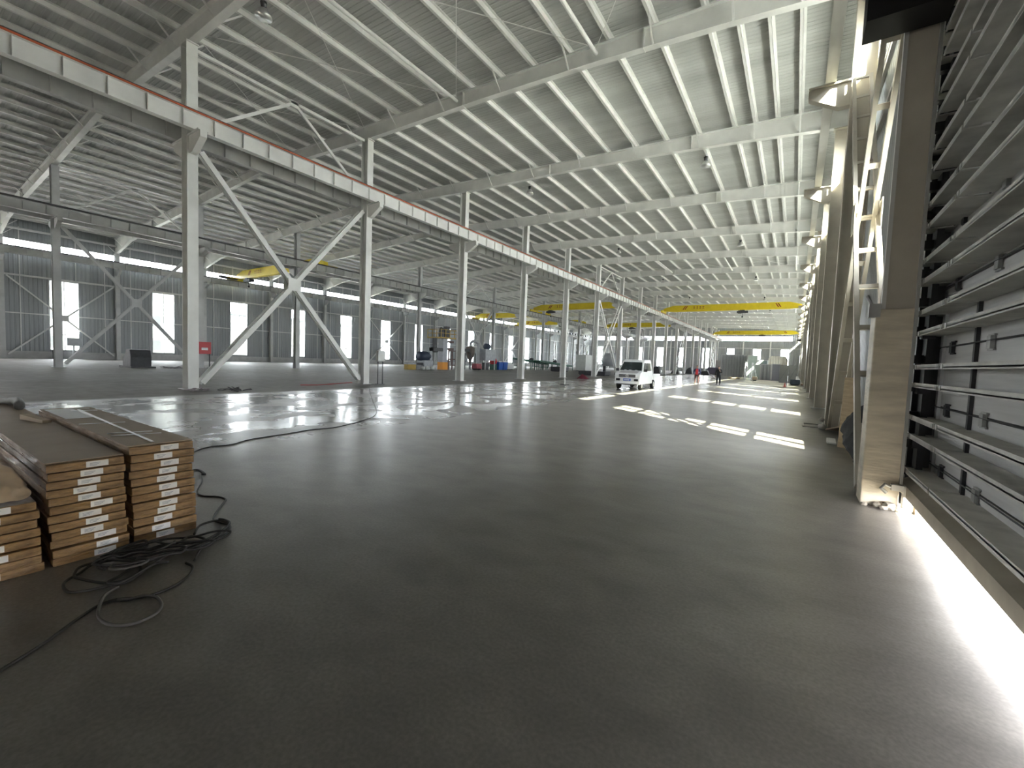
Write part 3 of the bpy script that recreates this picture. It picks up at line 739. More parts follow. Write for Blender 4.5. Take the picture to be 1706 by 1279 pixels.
LOOP2 = [(-3.793, 1.211), (-3.826, 1.120), (-3.725, 1.015), (-3.659, 0.926), (-3.691, 0.849), (-3.738, 0.761), (-3.801, 0.688), (-3.910, 0.681), (-4.001, 0.717), (-4.059, 0.786), (-4.135, 0.880), (-4.104, 1.002), (-3.979, 1.066), (-3.801, 1.046), (-3.723, 0.987), (-3.719, 0.907), (-3.777, 0.835), (-3.934, 0.769), (-4.026, 0.754), (-4.152, 0.804), (-4.167, 0.887), (-4.137, 1.010), (-4.129, 1.158), (-4.160, 1.285)]
LOOP3 = [(-4.230, 0.938), (-4.309, 1.053), (-4.345, 1.203), (-4.287, 1.224), (-4.188, 1.185), (-4.162, 1.095), (-4.047, 1.186), (-4.070, 1.356), (-4.132, 1.471), (-4.012, 1.524), (-3.918, 1.476), (-3.938, 1.345), (-3.917, 1.147), (-3.835, 0.990), (-3.774, 0.920), (-3.717, 0.855), (-3.650, 0.906), (-3.746, 1.058), (-3.886, 1.241), (-3.901, 1.412), (-3.975, 1.596), (-4.085, 1.733), (-4.203, 1.784), (-4.345, 1.753), (-4.332, 1.614), (-4.186, 1.515)]
LOOP4 = [(-3.929, 0.887), (-4.024, 0.873), (-4.094, 0.944), (-3.954, 1.021), (-3.856, 1.129), (-3.892, 1.307), (-3.952, 1.489), (-4.026, 1.643), (-4.152, 1.776), (-4.288, 1.791), (-4.34, 1.763)]
UP = [(-3.711, 1.343), (-3.918, 1.476), (-3.975, 1.596), (-4.085, 1.733), (-4.230, 1.809), (-4.351, 1.789), (-4.469, 1.774), (-4.643, 1.858), (-4.895, 2.029), (-5.015, 2.103), (-5.162, 2.090), (-5.310, 2.002), (-5.515, 2.022), (-5.897, 2.215), (-6.222, 2.328), (-6.227, 2.377), (-6.507, 2.406), (-6.591, 2.331), (-7.0, 2.45), (-7.563, 2.700), (-7.921, 3.061), (-7.874, 3.392), (-8.105, 3.797), (-8.212, 4.549), (-8.324, 5.119), (-8.262, 5.637), (-8.636, 6.536), (-9.093, 7.286), (-10.022, 8.132), (-12.180, 9.721), (-14.694, 11.598), (-18.412, 14.485), (-18.95, 15.45)]
def cable(pts, r, z0, seed, amp=.012):
    rnd = random.Random(seed); P = [(x, y, r + z0 + (rnd.random() * amp if z0 else 0)) for x, y in pts]
    return MB().tube(smooth_path(P, 7), r, 8)
t = thing('cable_coil', (-3.85, 1.1, 0), 'tangled heap of black cable on the floor in front of the package stacks', 'cable')
cable(LEAD, .0085, 0, 1).build('cable_run', CABLE, t, True, )
for o in t.children: o.location = (3.85, -1.1, 0)
def cpart(mb, mt, n='cable_loop'):
    o = mb.build(n, mt, t, True); o.location = (3.85, -1.1, 0)
cpart(cable(LOOP1, .0095, .002, 2), CABLEG); cpart(cable(LOOP2, .009, .012, 3), CABLE); cpart(cable(LOOP3, .010, .022, 4), CABLE); cpart(cable(LOOP4, .009, .035, 5), CABLE)
rnd = random.Random(11)
for q in range(4):   # flat bundles in the middle of the heap
    a0, b0 = rnd.uniform(-4.25, -4.05), rnd.uniform(.92, 1.25); L = rnd.uniform(.35, .75); th = math.radians(rnd.uniform(48, 68)); w = rnd.uniform(.05, .1)
    P = []
    for k in range(15):
        s = 2 * math.pi * k / 14; u, v = L * .5 * math.cos(s), w * math.sin(s)
        P.append((a0 + .17 + u * math.cos(th) * .8 - v * math.sin(th), b0 + .12 + u * math.sin(th) + v * math.cos(th)))
    cpart(cable(P, .009, .03 + .01 * (q % 3), 20 + q, .03), CABLE)
P = [(-3.93, .93), (-3.86, .90), (-3.79, .96), (-3.77, 1.05), (-3.84, 1.10), (-3.92, 1.06)]
cpart(cable(P, .009, .06, 31), CABLEG)
tag(cable(UP, .0085, 0, 6).build('power_cable', CABLE, smooth=True), 'long black cable winding from the heap across the floor to the near column row', 'cable')

# ------------------------------------------------------------------ small things around the near column row
t = thing('distribution_box', (-19.0, 15.62, 0), 'small white electric box on a thin post beside the second near inner column', 'electric box')
MB().box(-.03, .03, -.22, .22, 1.25, 1.85).box(-.1, .1, -.22, .22, 1.28, 1.82).build('cabinet', OFFW, t)
MB().box(-.02, .02, -.18, -.14, 0, 1.3).box(-.02, .02, .14, .18, 0, 1.3).box(-.15, .15, -.2, .2, 0, .02).build('stand', DARKST, t)
def debris(mb, seed, n, x, y, rx, ry, s):
    rnd = random.Random(seed)
    for i in range(n):
        a = rnd.uniform(0, 6.28); r = rnd.random() ** .6; p = Vector((x + rx * r * math.cos(a), y + ry * r * math.sin(a), rnd.uniform(.02, .07)))
        q = p + Vector((rnd.uniform(-1, 1), rnd.uniform(-1, 1), rnd.uniform(-.15, .5) * (1 - r))) * s
        q.z = max(q.z, .015); mb.beam(p, q, rnd.uniform(.02, .12), rnd.uniform(.01, .03))
    return mb
o = debris(MB(), 3, 26, -18.55, 6.85, .45, .45, .18).build('scrap_heap', mat('mixed_scrap', (.33, .28, .30), .7, 0, .6, 9), loc=(-18.55, 6.85, 0)); tag(o, 'small heap of pale scraps at the foot of the nearest inner column', 'scraps', kind='stuff')
o = debris(MB(), 4, 22, -18.3, 7.9, .8, .55, .3).build('scrap_heap', mat('dark_scrap', (.06, .055, .06), .7, 0, .5, 9), loc=(-18.3, 7.9, 0)); tag(o, 'dark offcuts and cords strewn around the foot of the nearest inner column', 'scraps', kind='stuff')
tag(MB().tube([(-19.9, 11.6, .012), (-19.6, 12.3, .012), (-19.9, 13.2, .012), (-20.4, 14.4, .012), (-20.6, 15.0, .012)], .02, 6).build('red_hose', RED, loc=(-20, 13, 0)), 'thin red hose lying on the floor between the first two inner columns', 'hose')
def fire_box(x, y, label, w=.62, hz=.7, z0=1.05):
    t = thing('fire_hose_box', (x, y, 0), label, 'fire box')
    MB().box(-.14, .14, -w / 2, w / 2, z0, z0 + hz).build('cabinet', RED, t, bevel=.02)
    MB().box(-.03, .03, w / 2 - .1, w / 2 - .04, 0, z0).box(-.12, .12, w / 2 - .2, w / 2, 0, .03).build('leg', DARKST, t)
    MB().box(.14, .145, -w / 4, w / 4, z0 + .3, z0 + .5).box(-w / 8, w / 8, -w / 2 - .005, -w / 2, z0 + .3, z0 + .5).build('front_plate', PAPER, t)
fire_box(-39.6, 15.05, 'red fire hose box on a leg beside a farther inner column', .9, .95, 1.15)
t = thing('fire_extinguisher_cabinet', (-39.7, 30.4, 0), 'tall red fire cabinet beside the fourth farther inner column', 'fire box')
MB().box(-.2, .2, -.35, .35, .05, 2.1).build('cabinet', RED, t, bevel=.02); MB().box(.2, .21, -.3, .3, .9, 1.3).build('window_plate', PAPER, t)
# dark machine parts near the left wall
t = thing('covered_machine', (-40.4, 11.1, 0), 'black covered machine on the floor between the first two farther inner columns', 'machine')
MB().prism([(-.9, 0), (.75, 0), (.8, .75), (.6, 1.3), (-.15, 1.35), (-.5, .95), (-.95, .75)], -.6, .6).build('body', MACHD, t, bevel=.04)
MB().box(-1.3, 1.3, -.7, .7, 0, .12).build('skid', DARKST, t)
o = debris(MB(), 8, 30, -39.2, 13.2, 1.2, 1.2, .5).build('scrap_heap', MATS['dark_scrap'], loc=(-39.2, 13.2, 0)); tag(o, 'dark bars and scraps beside the black covered machine', 'scraps', kind='stuff')
t = thing('open_box', (-60.1, 11.05, 0), 'grey box with an opening standing in the nearest left window', 'box')
MB().box(-.4, .4, -.9, -.3, 0, .85).build('lower_case', MACHD, t); MB().box(-.3, .3, .0, 1.05, 1.35, 2.1).box(-.1, .1, .45, .55, 0, 1.35).build('upper_case', MACHG, t)

# ------------------------------------------------------------------ machinery by the farther inner row
t = thing('tool_chest', (-38.0, 35.6, 0), 'mustard yellow chest on the floor left of the machines', 'chest')
MB().box(-.35, .35, -.62, .62, 0, .62).build('body', MUSTARD, t, bevel=.03); MB().box(-.37, .37, -.64, .64, .62, .80).build('lid', MACHG, t, bevel=.02)
t = thing('press_machine', (-38.2, 41.4, 0), 'tall grey machine column with orange foot and railed yellow platform', 'machine')
MB().box(-.4, .4, -.45, .45, 1.3, 4.0).build('column', MACHG, t, bevel=.03)
MB().box(-.42, .42, -.47, .47, .72, 1.32).build('grey_band', MACHG, t); MB().box(-.44, .44, -.5, .5, 0, .98).build('orange_foot', ORANGE, t)
m = MB().box(-1.2, 1.2, -1.7, 1.7, 4.0, 4.14)
m.build('platform', MUSTARD, t)
m = MB()
for yy in (-1.65, -.8, 0, .8, 1.65):
    for xx in (-1.15, 1.15): m.box(xx - .03, xx + .03, yy - .03, yy + .03, 4.14, 5.1)
for zz in (4.6, 5.07):
    for xx in (-1.15, 1.15): m.box(xx - .03, xx + .03, -1.7, 1.7, zz, zz + .05)
    for yy in (-1.65, 1.65): m.box(-1.15, 1.15, yy - .03, yy + .03, zz, zz + .05)
m.build('railing', MUSTARD, t)
MB().lathe((0, -.4, 4.14), [(.35, 0), (.38, .5), (.3, 1.1), (.12, 1.3)], 12).box(-.3, .3, .3, .9, 4.14, 5.6).build('motor', MACHD, t)
MB().box(-.4, .4, -2.1, -.4, 2.35, 2.75).lathe((0, -1.6, 2.5), [(.3, -.5), (.35, 0), (.3, .5)], 10, 'y').box(-.3, .3, -1.6, -1.4, 2.7, 4.0).build('side_arm', MACHD, t)
m = MB()
for zz in (2.55, 3.5): m.box(-.15, .15, .45, 1.9, zz, zz + .3)
for yy in (1.1, 1.8, 2.6, 3.3): m.box(-.08, .08, yy - .08, yy + .08, 0, 2.6)
for zz in (.5, 1.3, 2.4): m.box(-.12, .12, 1.1, 3.5, zz, zz + .14)
m.build('pipe_frame', mat('rust_brown_frame', (.14, .09, .085), .6, 0, .3, 4), t)
t = thing('motor_unit', (-38.3, 37.9, 0), 'grey block machine with a dark blue round motor beside the railed machine', 'machine')
MB().box(-.6, .6, -.3, 1.3, 0, 1.15).build('base', MACHG, t, bevel=.04); MB().box(-.4, .4, -1.2, -.3, .55, .85).build('shelf', DARKST, t)
MB().lathe((0, .2, 1.65), [(.2, -.9), (.55, -.85), (.6, -.2), (.6, .4), (.4, .9)], 14, 'y').build('motor', BLUED, t, True)
MB().box(-.35, .35, .9, 1.35, 1.15, 2.3).build('gear_case', MACHG, t, bevel=.05)
where_s = ['leftmost of the pile', 'middle of the pile', 'rightmost of the pile']
for i, (y, r) in enumerate(((36.9, .30), (37.7, .34), (38.5, .32))):
    tag(blob(-37.25, y, r * .6, r, 60 + i, .9).build('white_sack', OFFW, smooth=True, loc=(-37.25, y, 0)), 'white plastic sack under the motor machine, ' + where_s[i], 'sack', 'white sacks by the machine')
t = thing('dust_collector', (-38.2, 47.0, 0), 'brown cyclone dust collector with a bent duct', 'machine')
MB().lathe((0, 0, 0), [(.1, .9), (.15, 1.1), (.62, 2.2), (.66, 3.1), (.3, 3.3)], 14).build('cone', mat('cyclone_brown', (.15, .125, .11), .5, .2, .2, 3), t, True)
MB().tube(smooth_path([(0, 0, 3.2), (0, .1, 3.75), (0, .7, 4.05), (0, 1.4, 3.9), (0, 1.75, 3.3), (0, 1.8, 0)], 5), .2, 10).build('duct', MACHG, t, True)
m = MB()
for a in (-.5, .5):
    for b in (-.5, .5): m.box(a - .04, a + .04, b - .04, b + .04, 0, 2.3)
m.build('stand', DARKST, t)
MB().box(-.4, .4, -1.7, -.5, 2.5, 2.9).build('inlet', MACHD, t)
t = thing('red_trolley', (-37.2, 47.3, 0), 'dull red small machine on the floor under the dust collector', 'machine')
MB().prism([(-.5, .2), (.5, .2), (.35, .9), (-.35, .9)], -.6, .6).build('hopper', mat('dull_red', (.28, .05, .07), .5), t, bevel=.03)
MB().lathe((0, -.4, .18), [(.16, -.35), (.18, 0), (.16, .35)], 10, 'x').lathe((0, .4, .18), [(.16, -.35), (.18, 0), (.16, .35)], 10, 'x').build('wheels', TYRE, t)
t = thing('filter_cabinet', (-37.9, 50.5, 0), 'grey square cabinet on legs with a dark blue motor on top', 'machine')
MB().box(-.7, .7, -1.25, 1.25, 1.35, 3.0).build('cabinet', MACHG, t, bevel=.03)
for a, b in ((-.6, -1.15), (-.6, 1.15), (.6, -1.15), (.6, 1.15)): MB().box(a - .06, a + .06, b - .06, b + .06, 0, 1.35).build('leg', OFFW, t)
MB().lathe((0, -.1, 3.4), [(.3, -.4), (.45, -.3), (.45, .4), (.2, .8)], 12, 'y').build('motor', BLUED, t, True)
MB().box(-.3, .3, -.7, .2, 0, 1.0).build('collecting_bin', MACHD, t)
t = thing('red_pump', (-38, 52.3, 0), 'bright red motor pump between the grey cabinet and the blue bins', 'pump')
MB().lathe((0, 0, 1.25), [(.2, -.45), (.45, -.4), (.5, .3), (.25, .55)], 12, 'y').build('housing', RED, t, True); MB().box(-.35, .35, -.4, .5, 0, .85).build('base', GREEN, t)
for i, y in enumerate((53.6, 54.85)):
    t = thing('plastic_bin', (-38, y, 0), 'large blue plastic bin, ' + ('left one of the pair' if i == 0 else 'right one of the pair'), 'bin', 'blue plastic bins')
    MB().quadbox([(-.5, -.5, 0), (.5, -.5, 0), (.5, .5, 0), (-.5, .5, 0), (-.58, -.58, 1.15), (.58, -.58, 1.15), (.58, .58, 1.15), (-.58, .58, 1.15)]).build('tub', BLUE, t, bevel=.03)
    MB().box(-.62, .62, -.62, .62, 1.12, 1.2).build('rim', BLUE, t); MB().box(-.4, .4, -.45, .45, 1.18, 1.32).build('contents', PAPER, t)
# conveyors
def conveyor(x, y0, y1, z0, z1, label):
    t = thing('belt_conveyor', (x, y0, 0), label, 'conveyor')
    L = y1 - y0
    MB().beam((0, 0, z0), (0, L, z1), .9, .12, (1, 0, 0)).beam((-.5, 0, z0 + .1), (-.5, L, z1 + .1), .06, .3, (1, 0, 0)).beam((.5, 0, z0 + .1), (.5, L, z1 + .1), .06, .3, (1, 0, 0)).build('belt_frame', GREEN, t)
    n = int(L / 2)
    for k in range(n + 1):
        yy = L * k / n; z = z0 + (z1 - z0) * k / n
        MB().box(-.5, -.42, yy - .05, yy + .05, 0, z).box(.42, .5, yy - .05, yy + .05, 0, z).box(-.5, .5, yy - .03, yy + .03, z * .4, z * .4 + .06).build('leg_frame', GREEN, t)
    MB().lathe((0, L * .5, z0 * .5 + z1 * .5 + .45), [(.2, -.4), (.3, 0), (.2, .4)], 10, 'y').build('drive_motor', DARKST, t)
conveyor(-38.2, 58.6, 69, 1.75, 1.0, 'dark green inclined belt conveyor, nearer one')
conveyor(-36.6, 63, 76, 1.5, .7, 'dark green inclined belt conveyor, farther one')
def crate(name, x, y, w, d, h, mt, label, cat, extra=None):
    t = thing(name, (x, y, 0), label, cat)
    MB().box(-w / 2, w / 2, -d / 2, d / 2, .1, h).build('body', mt, t, bevel=.03); MB().box(-w / 2 + .1, w / 2 - .1, -d / 2 + .1, -d / 2 + .25, 0, .1).box(-w / 2 + .1, w / 2 - .1, d / 2 - .25, d / 2 - .1, 0, .1).build('skids', DARKST, t)
    return t
crate('white_pallet_load', -38.5, 57.0, 1.2, 1.7, 1.0, OFFW, 'white wrapped pallet load right of the blue bins', 'pallet load')
crate('dark_crate', -32, 62.5, 1.6, 3.4, .75, MACHD, 'low dark crate right of the green conveyors', 'crate')
crate('film_wrapped_crate', -33, 74.5, 2.0, 3.6, 3.0, FILM, 'tall pale film-wrapped crate before the left wall windows', 'crate')
crate('dark_pallet_stack', -21.6, 52.0, 3.6, 2.0, .55, MACHD, 'low dark stack of metal on the floor left of the small truck', 'pallet load')
t = thing('grey_hopper', (-22.5, 60, 0), 'pale grey arched hopper behind the small truck', 'machine')
MB().lathe((0, 0, 0), [(1.2, 1.2), (1.3, 2.0), (1.2, 2.8), (.9, 3.1)], 14).build('shell', MACHG, t, True)
for a in (-.9, .9): MB().box(a - .15, a + .15, -.2, .2, 0, 1.3).build('leg', MACHD, t)
o = crumple(10, 8, lambda u, v: (-17.9 + 1.1 * u, 38.6 + .7 * v, .03 + .42 * math.sin(math.pi * u) * math.sin(math.pi * min(v * 1.2, 1))), .03, 9).build('dark_red_tarp', mat('dark_red_cloth', (.16, .02, .04), .8), smooth=True, loc=(-17.4, 38.9, 0))
tag(o, 'small crumpled dark red tarp on the floor left of the truck', 'tarp')
t = thing('steel_stand', (-13.4, 27.0, 0), 'thin post on a flat dark foot plate standing in the aisle', 'post')
MB().box(-.25, .25, -.18, .18, 0, .04).build('foot_plate', DARKST, t); MB().box(-.035, .035, -.035, .035, .04, .45).build('post', OFFW, t)

# ------------------------------------------------------------------ small truck
def truck():
    t = thing('small_truck', (-8.92, 28.9, 0), 'small white flatbed truck with crew cab facing the camera', 'truck', None, math.radians(1.5))
    # local: front toward -y, x to the right as seen from the camera
    W = .80
    side = [(-2.18, .36), (-2.24, .55), (-2.22, .97), (-2.06, 1.05), (-1.55, 1.18), (-1.02, 1.80), (-.7, 1.93), (.55, 1.96), (.78, 1.85), (.86, 1.1), (.88, .36)]
    m = MB(); n = len(side); base = 0
    xs = [(-W, .0), (-W + .06, .035), (W - .06, .035), (W, 0)]
    for (x, inset) in xs:
        for (y, z) in side:
            lean = max(0, z - 1.05) * .14
            xx = x - math.copysign(lean, x); m.v.append((xx, y, z))
    for k in range(len(xs) - 1):
        for i in range(n):
            j = (i + 1) % n; m.f.append((k * n + i, k * n + j, (k + 1) * n + j, (k + 1) * n + i))
    m.f.append(tuple(range(n))); m.f.append(tuple(3 * n + i for i in reversed(range(n))))
    m.build('cab_body', WHITE, t, bevel=.035)
    # windscreen follows the slanted front
    def slab(p, q, wd0, wd1, off, th=.012):
        (y0, z0), (y1, z1) = p, q; d = Vector((0, y1 - y0, z1 - z0)).normalized(); nrm = Vector((0, -d.z, d.y)) * off; nn = Vector((0, -d.z, d.y)) * th
        a = [Vector((-wd0, y0, z0)) + nrm, Vector((wd0, y0, z0)) + nrm, Vector((wd1, y1, z1)) + nrm, Vector((-wd1, y1, z1)) + nrm]
        return MB().quadbox([a[0], a[1], a[2], a[3], a[0] + nn, a[1] + nn, a[2] + nn, a[3] + nn])
    slab((-1.52, 1.22), (-1.06, 1.755), .71, .60, .006).build('windscreen', CARGLASS, t)
    m = MB()
    for x, s in ((-.42, .1), (-.12, .12), (.28, .1)): m.box(x, x + s * 1.4, -1.535, -1.5, 1.235, 1.265)
    m.build('dashboard_papers', PAPER, t)
    slab((-2.04, 1.055), (-1.57, 1.175), .56, .6, .006).build('hood_grey_panel', mat('bonnet_grey', (.40, .39, .40), .4, 0, .05, 3), t)  # grey panel laid over the white bonnet
    m = MB().box(-.52, .52, -2.262, -2.215, .79, .97); g = m.build('grille', BLACKF, t)
    m = MB()
    for k in range(2): m.box(-.5, .5, -2.268, -2.262, .845 + .06 * k, .851 + .06 * k)
    m.build('grille_bars', CHROME, g)
    m = MB(); pts = [(.085 * math.cos(a), -2.275, .88 + .075 * math.sin(a)) for a in [2 * math.pi * k / 16 for k in range(17)]]
    m.tube(pts, .014, 6).beam((-.04, -2.275, .85), (.035, -2.275, .92), .025, .012).build('emblem', CHROME, g)
    for s in (-1, 1):
        m = MB().quadbox([(s * .54, -2.22, .82), (s * .78, -2.20, .84), (s * .78, -2.1, 1.01), (s * .56, -2.18, .98), (s * .54, -2.265, .82), (s * .81, -2.22, .84), (s * .81, -2.12, 1.01), (s * .56, -2.22, .98)])
        m.build('headlight', mat('lamp_glass', (.75, .76, .78), .15, 0, .05, 5, coat=.6), t)
        # side windows
        q = MB(); xo = s * (W + .004)
        def sx(z): return s * (W - max(0, z - 1.05) * .14 + .004)
        for (ya, yb, yc, yd) in ((-1.36, -.52, -.52, -.95), (-.42, .5, .5, -.42)):
            za, zb = 1.22, 1.72
            q.quadbox([(sx(za), ya, za), (sx(za), yb, za), (sx(zb), yc, zb), (sx(zb), yd, zb), (sx(za) + s * .01, ya, za), (sx(za) + s * .01, yb, za), (sx(zb) + s * .01, yc, zb), (sx(zb) + s * .01, yd, zb)])
        q.build('side_window', CARGLASS, t)
        MB().box(min(s * .82, s * 1.02), max(s * .82, s * 1.02), -1.42, -1.36, 1.16, 1.34).box(min(s * .78, s * .85), max(s * .78, s * .85), -1.42, -1.38, 1.18, 1.22).build('wing_mirror', DARKST, t, bevel=.015)
        MB().box(min(s * .45, s * .7), max(s * .45, s * .7), -2.275, -2.235, .56, .70).build('fog_lamp_bay', BLACKF, t)
    MB().box(-.80, .80, -2.29, -2.1, .34, .54).build('bumper', WHITE, t, bevel=.04)
    MB().box(-.66, .66, -2.298, -2.28, .33, .38).build('lower_grille', DARKST, t)
    p = MB().box(-.23, .23, -2.29, -2.235, .56, .71).build('number_plate', PLATEB, t)
    m = MB()
    for k in range(6): m.box(-.18 + k * .062, -.145 + k * .062, -2.294, -2.29, .59, .68)
    m.build('plate_characters', PAPER, p)
    for x in (-.70, .70):
        for y in (-1.62, 1.35):
            s = 1 if x > 0 else -1
            w = MB().lathe((x, y, .30), [(.20, -.09), (.29, -.09), (.30, -.05), (.30, .05), (.29, .09), (.20, .09)], 22, 'x').build('wheel', TYRE, t, True)
            MB().lathe((x + s * .075, y, .30), [(.19, -.02), (.17, .015), (.05, .025)], 16, 'x').build('rim', CHROME, w, True)
    m = MB().box(-.78, .78, .92, 2.85, .62, .68)
    m.build('bed_floor', STEEL2, t)
    for s in (-1, 1): MB().box(min(s * .80, s * .84), max(s * .80, s * .84), .92, 2.9, .62, 1.0).build('bed_side', WHITE, t)
    MB().box(-.84, .84, 2.86, 2.9, .62, 1.0).box(-.84, .84, .90, .94, .62, 1.25).build('tail_board', WHITE, t)
    MB().box(-.45, .45, -2.0, 2.8, .30, .5).build('chassis', DARKST, t)
    return t
truck()

# ------------------------------------------------------------------ people
def skin_mesh(name, chains, m, parent):
    """chains: lists of (x,y,z,r); the first vertex of later chains may repeat an existing one"""
    verts, edges, rad = [], [], []
    for ch in chains:
        prev = None
        for (x, y, z, r) in ch:
            idx = None
            for i, v in enumerate(verts):
                if (Vector(v) - Vector((x, y, z))).length < 1e-4: idx = i; break
            if idx is None: verts.append((x, y, z)); rad.append(r); idx = len(verts) - 1
            if prev is not None and prev != idx: edges.append((prev, idx))
            prev = idx
    me = bpy.data.meshes.new(name); me.from_pydata(verts, edges, []); o = bpy.data.objects.new(name, me); COL.objects.link(o)
    o.parent = parent; me.materials.append(m)
    md = o.modifiers.new('skin', 'SKIN'); md.use_smooth_shade = True
    for i, sv in enumerate(me.skin_vertices[0].data):
        rr = rad[i]; sv.radius = (rr if isinstance(rr, tuple) else (rr, rr)); sv.use_root = (i == 0)
    sd = o.modifiers.new('sub', 'SUBSURF'); sd.levels = 1; sd.render_levels = 2
    return o
def hand_chains(w, d, side):
    w, d = Vector(w), Vector(d).normalized(); a = Vector((0, 1, 0)); a = (a - d * a.dot(d)).normalized()
    palm = w + d * .05; end = w + d * .09; out = [[(*w, .026), (*palm, .036), (*end, .032)]]
    for k, L in enumerate((.06, .075, .07, .055)):
        b = end + a * (.026 - .0175 * k); p1 = b + d * L * .5; p2 = b + d * L + Vector((side * -.012, 0, 0))
        out.append([(*end, .032), (*b, .010), (*p1, .009), (*p2, .008)])
    tb = palm + a * .035; out.append([(*palm, .036), (*tb, .012), (*(tb + d * .035 + a * .012), .010)])
    return out
def person(x, y, rz, label, hf, hr, raise_right, top, vest, legs_mat):
    t = thing('person', (x, y, 0), label, 'person', None, rz)
    # faces -y
    H = 1.72; hip = .92
    st = .10 if not raise_right else .02
    feet = ((-.12, -st), (.13, st)); pel = (0, 0, hip, .14); waist = (0, 0, 1.08, .125); chest = (0, .01, 1.28, (.165, .12)); neckb = (0, .01, 1.43, .07); neck = (0, -.005, 1.50, .052)
    head = [(0, -.01, 1.58, .080), (0, -.01, 1.66, .088), (0, -.0, H - .04, .065)]
    body = [[pel, waist, chest, neckb, neck] + head]
    leg_ch = []
    for (fx, fy) in feet:
        lg = [pel, (fx * .85, 0, .86, .092), (fx, fy * .4 - .02, .50, .060), (fx * 1.02, fy + .02, .10, .042), (fx * 1.05, fy - .02, .05, .04), (fx * 1.15, fy - .15, .035, .035)]
        body.append(lg); leg_ch.append(lg)
    arms = []
    for s in (-1, 1):
        sh = (s * .19, .01, 1.40, .058)
        if s == 1 and raise_right: el = (s * .28, -.06, 1.14, .043); wr = (s * .17, -.24, 1.28, .028); hd = Vector((-.3, -.5, .6))
        else: el = (s * .27, .02, 1.13, .043); wr = (s * .26, -.05, .88, .028); hd = Vector((0, -.15, -1))
        ch = [chest, sh, el, wr]; arms.append((s, ch, sh, el, wr)); body.append(ch); body += hand_chains(wr[:3], hd, s)
    b = skin_mesh('body', body, SKIN, t)
    # face: nose, ears, eyes
    m = MB().quadbox([(-.012, -.095, 1.615), (.012, -.095, 1.615), (.009, -.09, 1.66), (-.009, -.09, 1.66), (-.011, -.118, 1.617), (.011, -.118, 1.617), (.005, -.098, 1.66), (-.005, -.098, 1.66)])
    m.build('nose', SKIN, t)
    for s in (-1, 1):
        MB().lathe((s * .03, -.092, 1.655), [(.0, -.008), (.011, -.004), (.009, .004), (0, .006)], 8, 'y').build('eye', HAIR, t)
        MB().lathe((s * .088, 0, 1.63), [(.0, -.008), (.022, -.006), (.02, .006), (0, .008)], 10, 'x').build('ear', SKIN, t)
    MB().box(-.024, .024, -.096, -.088, 1.585, 1.592).build('mouth', DKRED, t)
    bm = bmesh.new(); bmesh.ops.create_uvsphere(bm, u_segments=16, v_segments=10, radius=1); m = MB()
    for v in bm.verts: m.v.append((v.co.x * .096, .012 + v.co.y * .1, 1.672 + max(v.co.z, -.25 if v.co.y > 0 else .25) * .085))
    m.f = [tuple(v.index for v in f.verts) for f in bm.faces]; bm.free()
    m.build('hair', HAIR, t, True)
    g = .018
    fat = lambda c, q=g: [(p[0], p[1], p[2], (tuple(k + q for k in p[3]) if isinstance(p[3], tuple) else p[3] + q)) for p in c]
    skin_mesh('trousers', [fat([pel, (0, 0, 1.04, .13)], .03)] + [fat([l[0], l[1], l[2], l[3]], .028) for l in leg_ch], legs_mat, t)
    jk = [fat([(0, 0, .86, .16), waist, chest, neckb], .034)] + [fat([chest, a[2], a[3], a[4]], .028) for a in arms]
    skin_mesh('jacket', jk, top, t)
    for l in leg_ch: skin_mesh('shoe', [fat(l[3:], .012)], DARKST, t)
    if vest is not None: MB().quadbox([(-.10, -.20, .90), (.10, -.20, .90), (.11, -.13, .90), (-.11, -.13, .90), (-.10, -.18, 1.42), (.10, -.18, 1.42), (.11, -.12, 1.40), (-.11, -.12, 1.40)]).build('vest_front', vest, t, bevel=.02)
    return t
person(-7.55, 42.4, math.radians(4), 'person in a dark jacket open over a red top, walking toward the camera', None, None, False, CLOTH_N, CLOTH_R, mat('dark_brown_trousers', (.045, .02, .022), .85))
person(-5.95, 44.1, math.radians(-6), 'person all in black standing with one hand raised to the chest', None, None, True, CLOTH_D, None, CLOTH_D)

# ------------------------------------------------------------------ far end: booth, panels, containers
def panel(x0, x1, y, h, mt, label, brace=False, cat='panel'):
    t = thing('barrier', ((x0 + x1) / 2, y, 0), label, cat)
    w = (x1 - x0) / 2; MB().box(-w, w, 0, .06, .05, h).build('sheet', mt, t)
    m = MB().box(-w, w, -.05, 0, .0, .08).box(-w, w, -.05, 0, h - .08, h).box(-w, -w + .08, -.05, 0, 0, h).box(w - .08, w, -.05, 0, 0, h)
    if brace: m.beam((-w, -.03, .1), (w, -.03, h - .1), .09, .05, (0, 0, 1)) if False else m.beam((-w, -.03, .15), (w, -.03, h - .25), .08, .08)
    m.build('frame', MACHG if brace else STEEL2, t); return t
panel(-4.35, -2.95, 74, 2.4, CONTM, 'grey ribbed site panel standing in the far right aisle', False)
panel(-2.85, -1.78, 71.8, 2.45, MACHD if False else mat('slate_panel', (.17, .17, .20), .5), 'dark slate upright panel between two lighter ones')
panel(-1.72, -.75, 65.5, 2.25, mat('pale_grey_panel', (.47, .49, .49), .5, 0, .05, 2), 'pale panel with a diagonal brace, left one', True)
panel(-.72, .12, 65.4, 2.25, MATS['pale_grey_panel'], 'pale panel with a diagonal brace, right one against the wall columns', True)
panel(-5.3, -4.4, 75, 2.3, PALEG, 'pale green upright panel beside the white trestle', False)
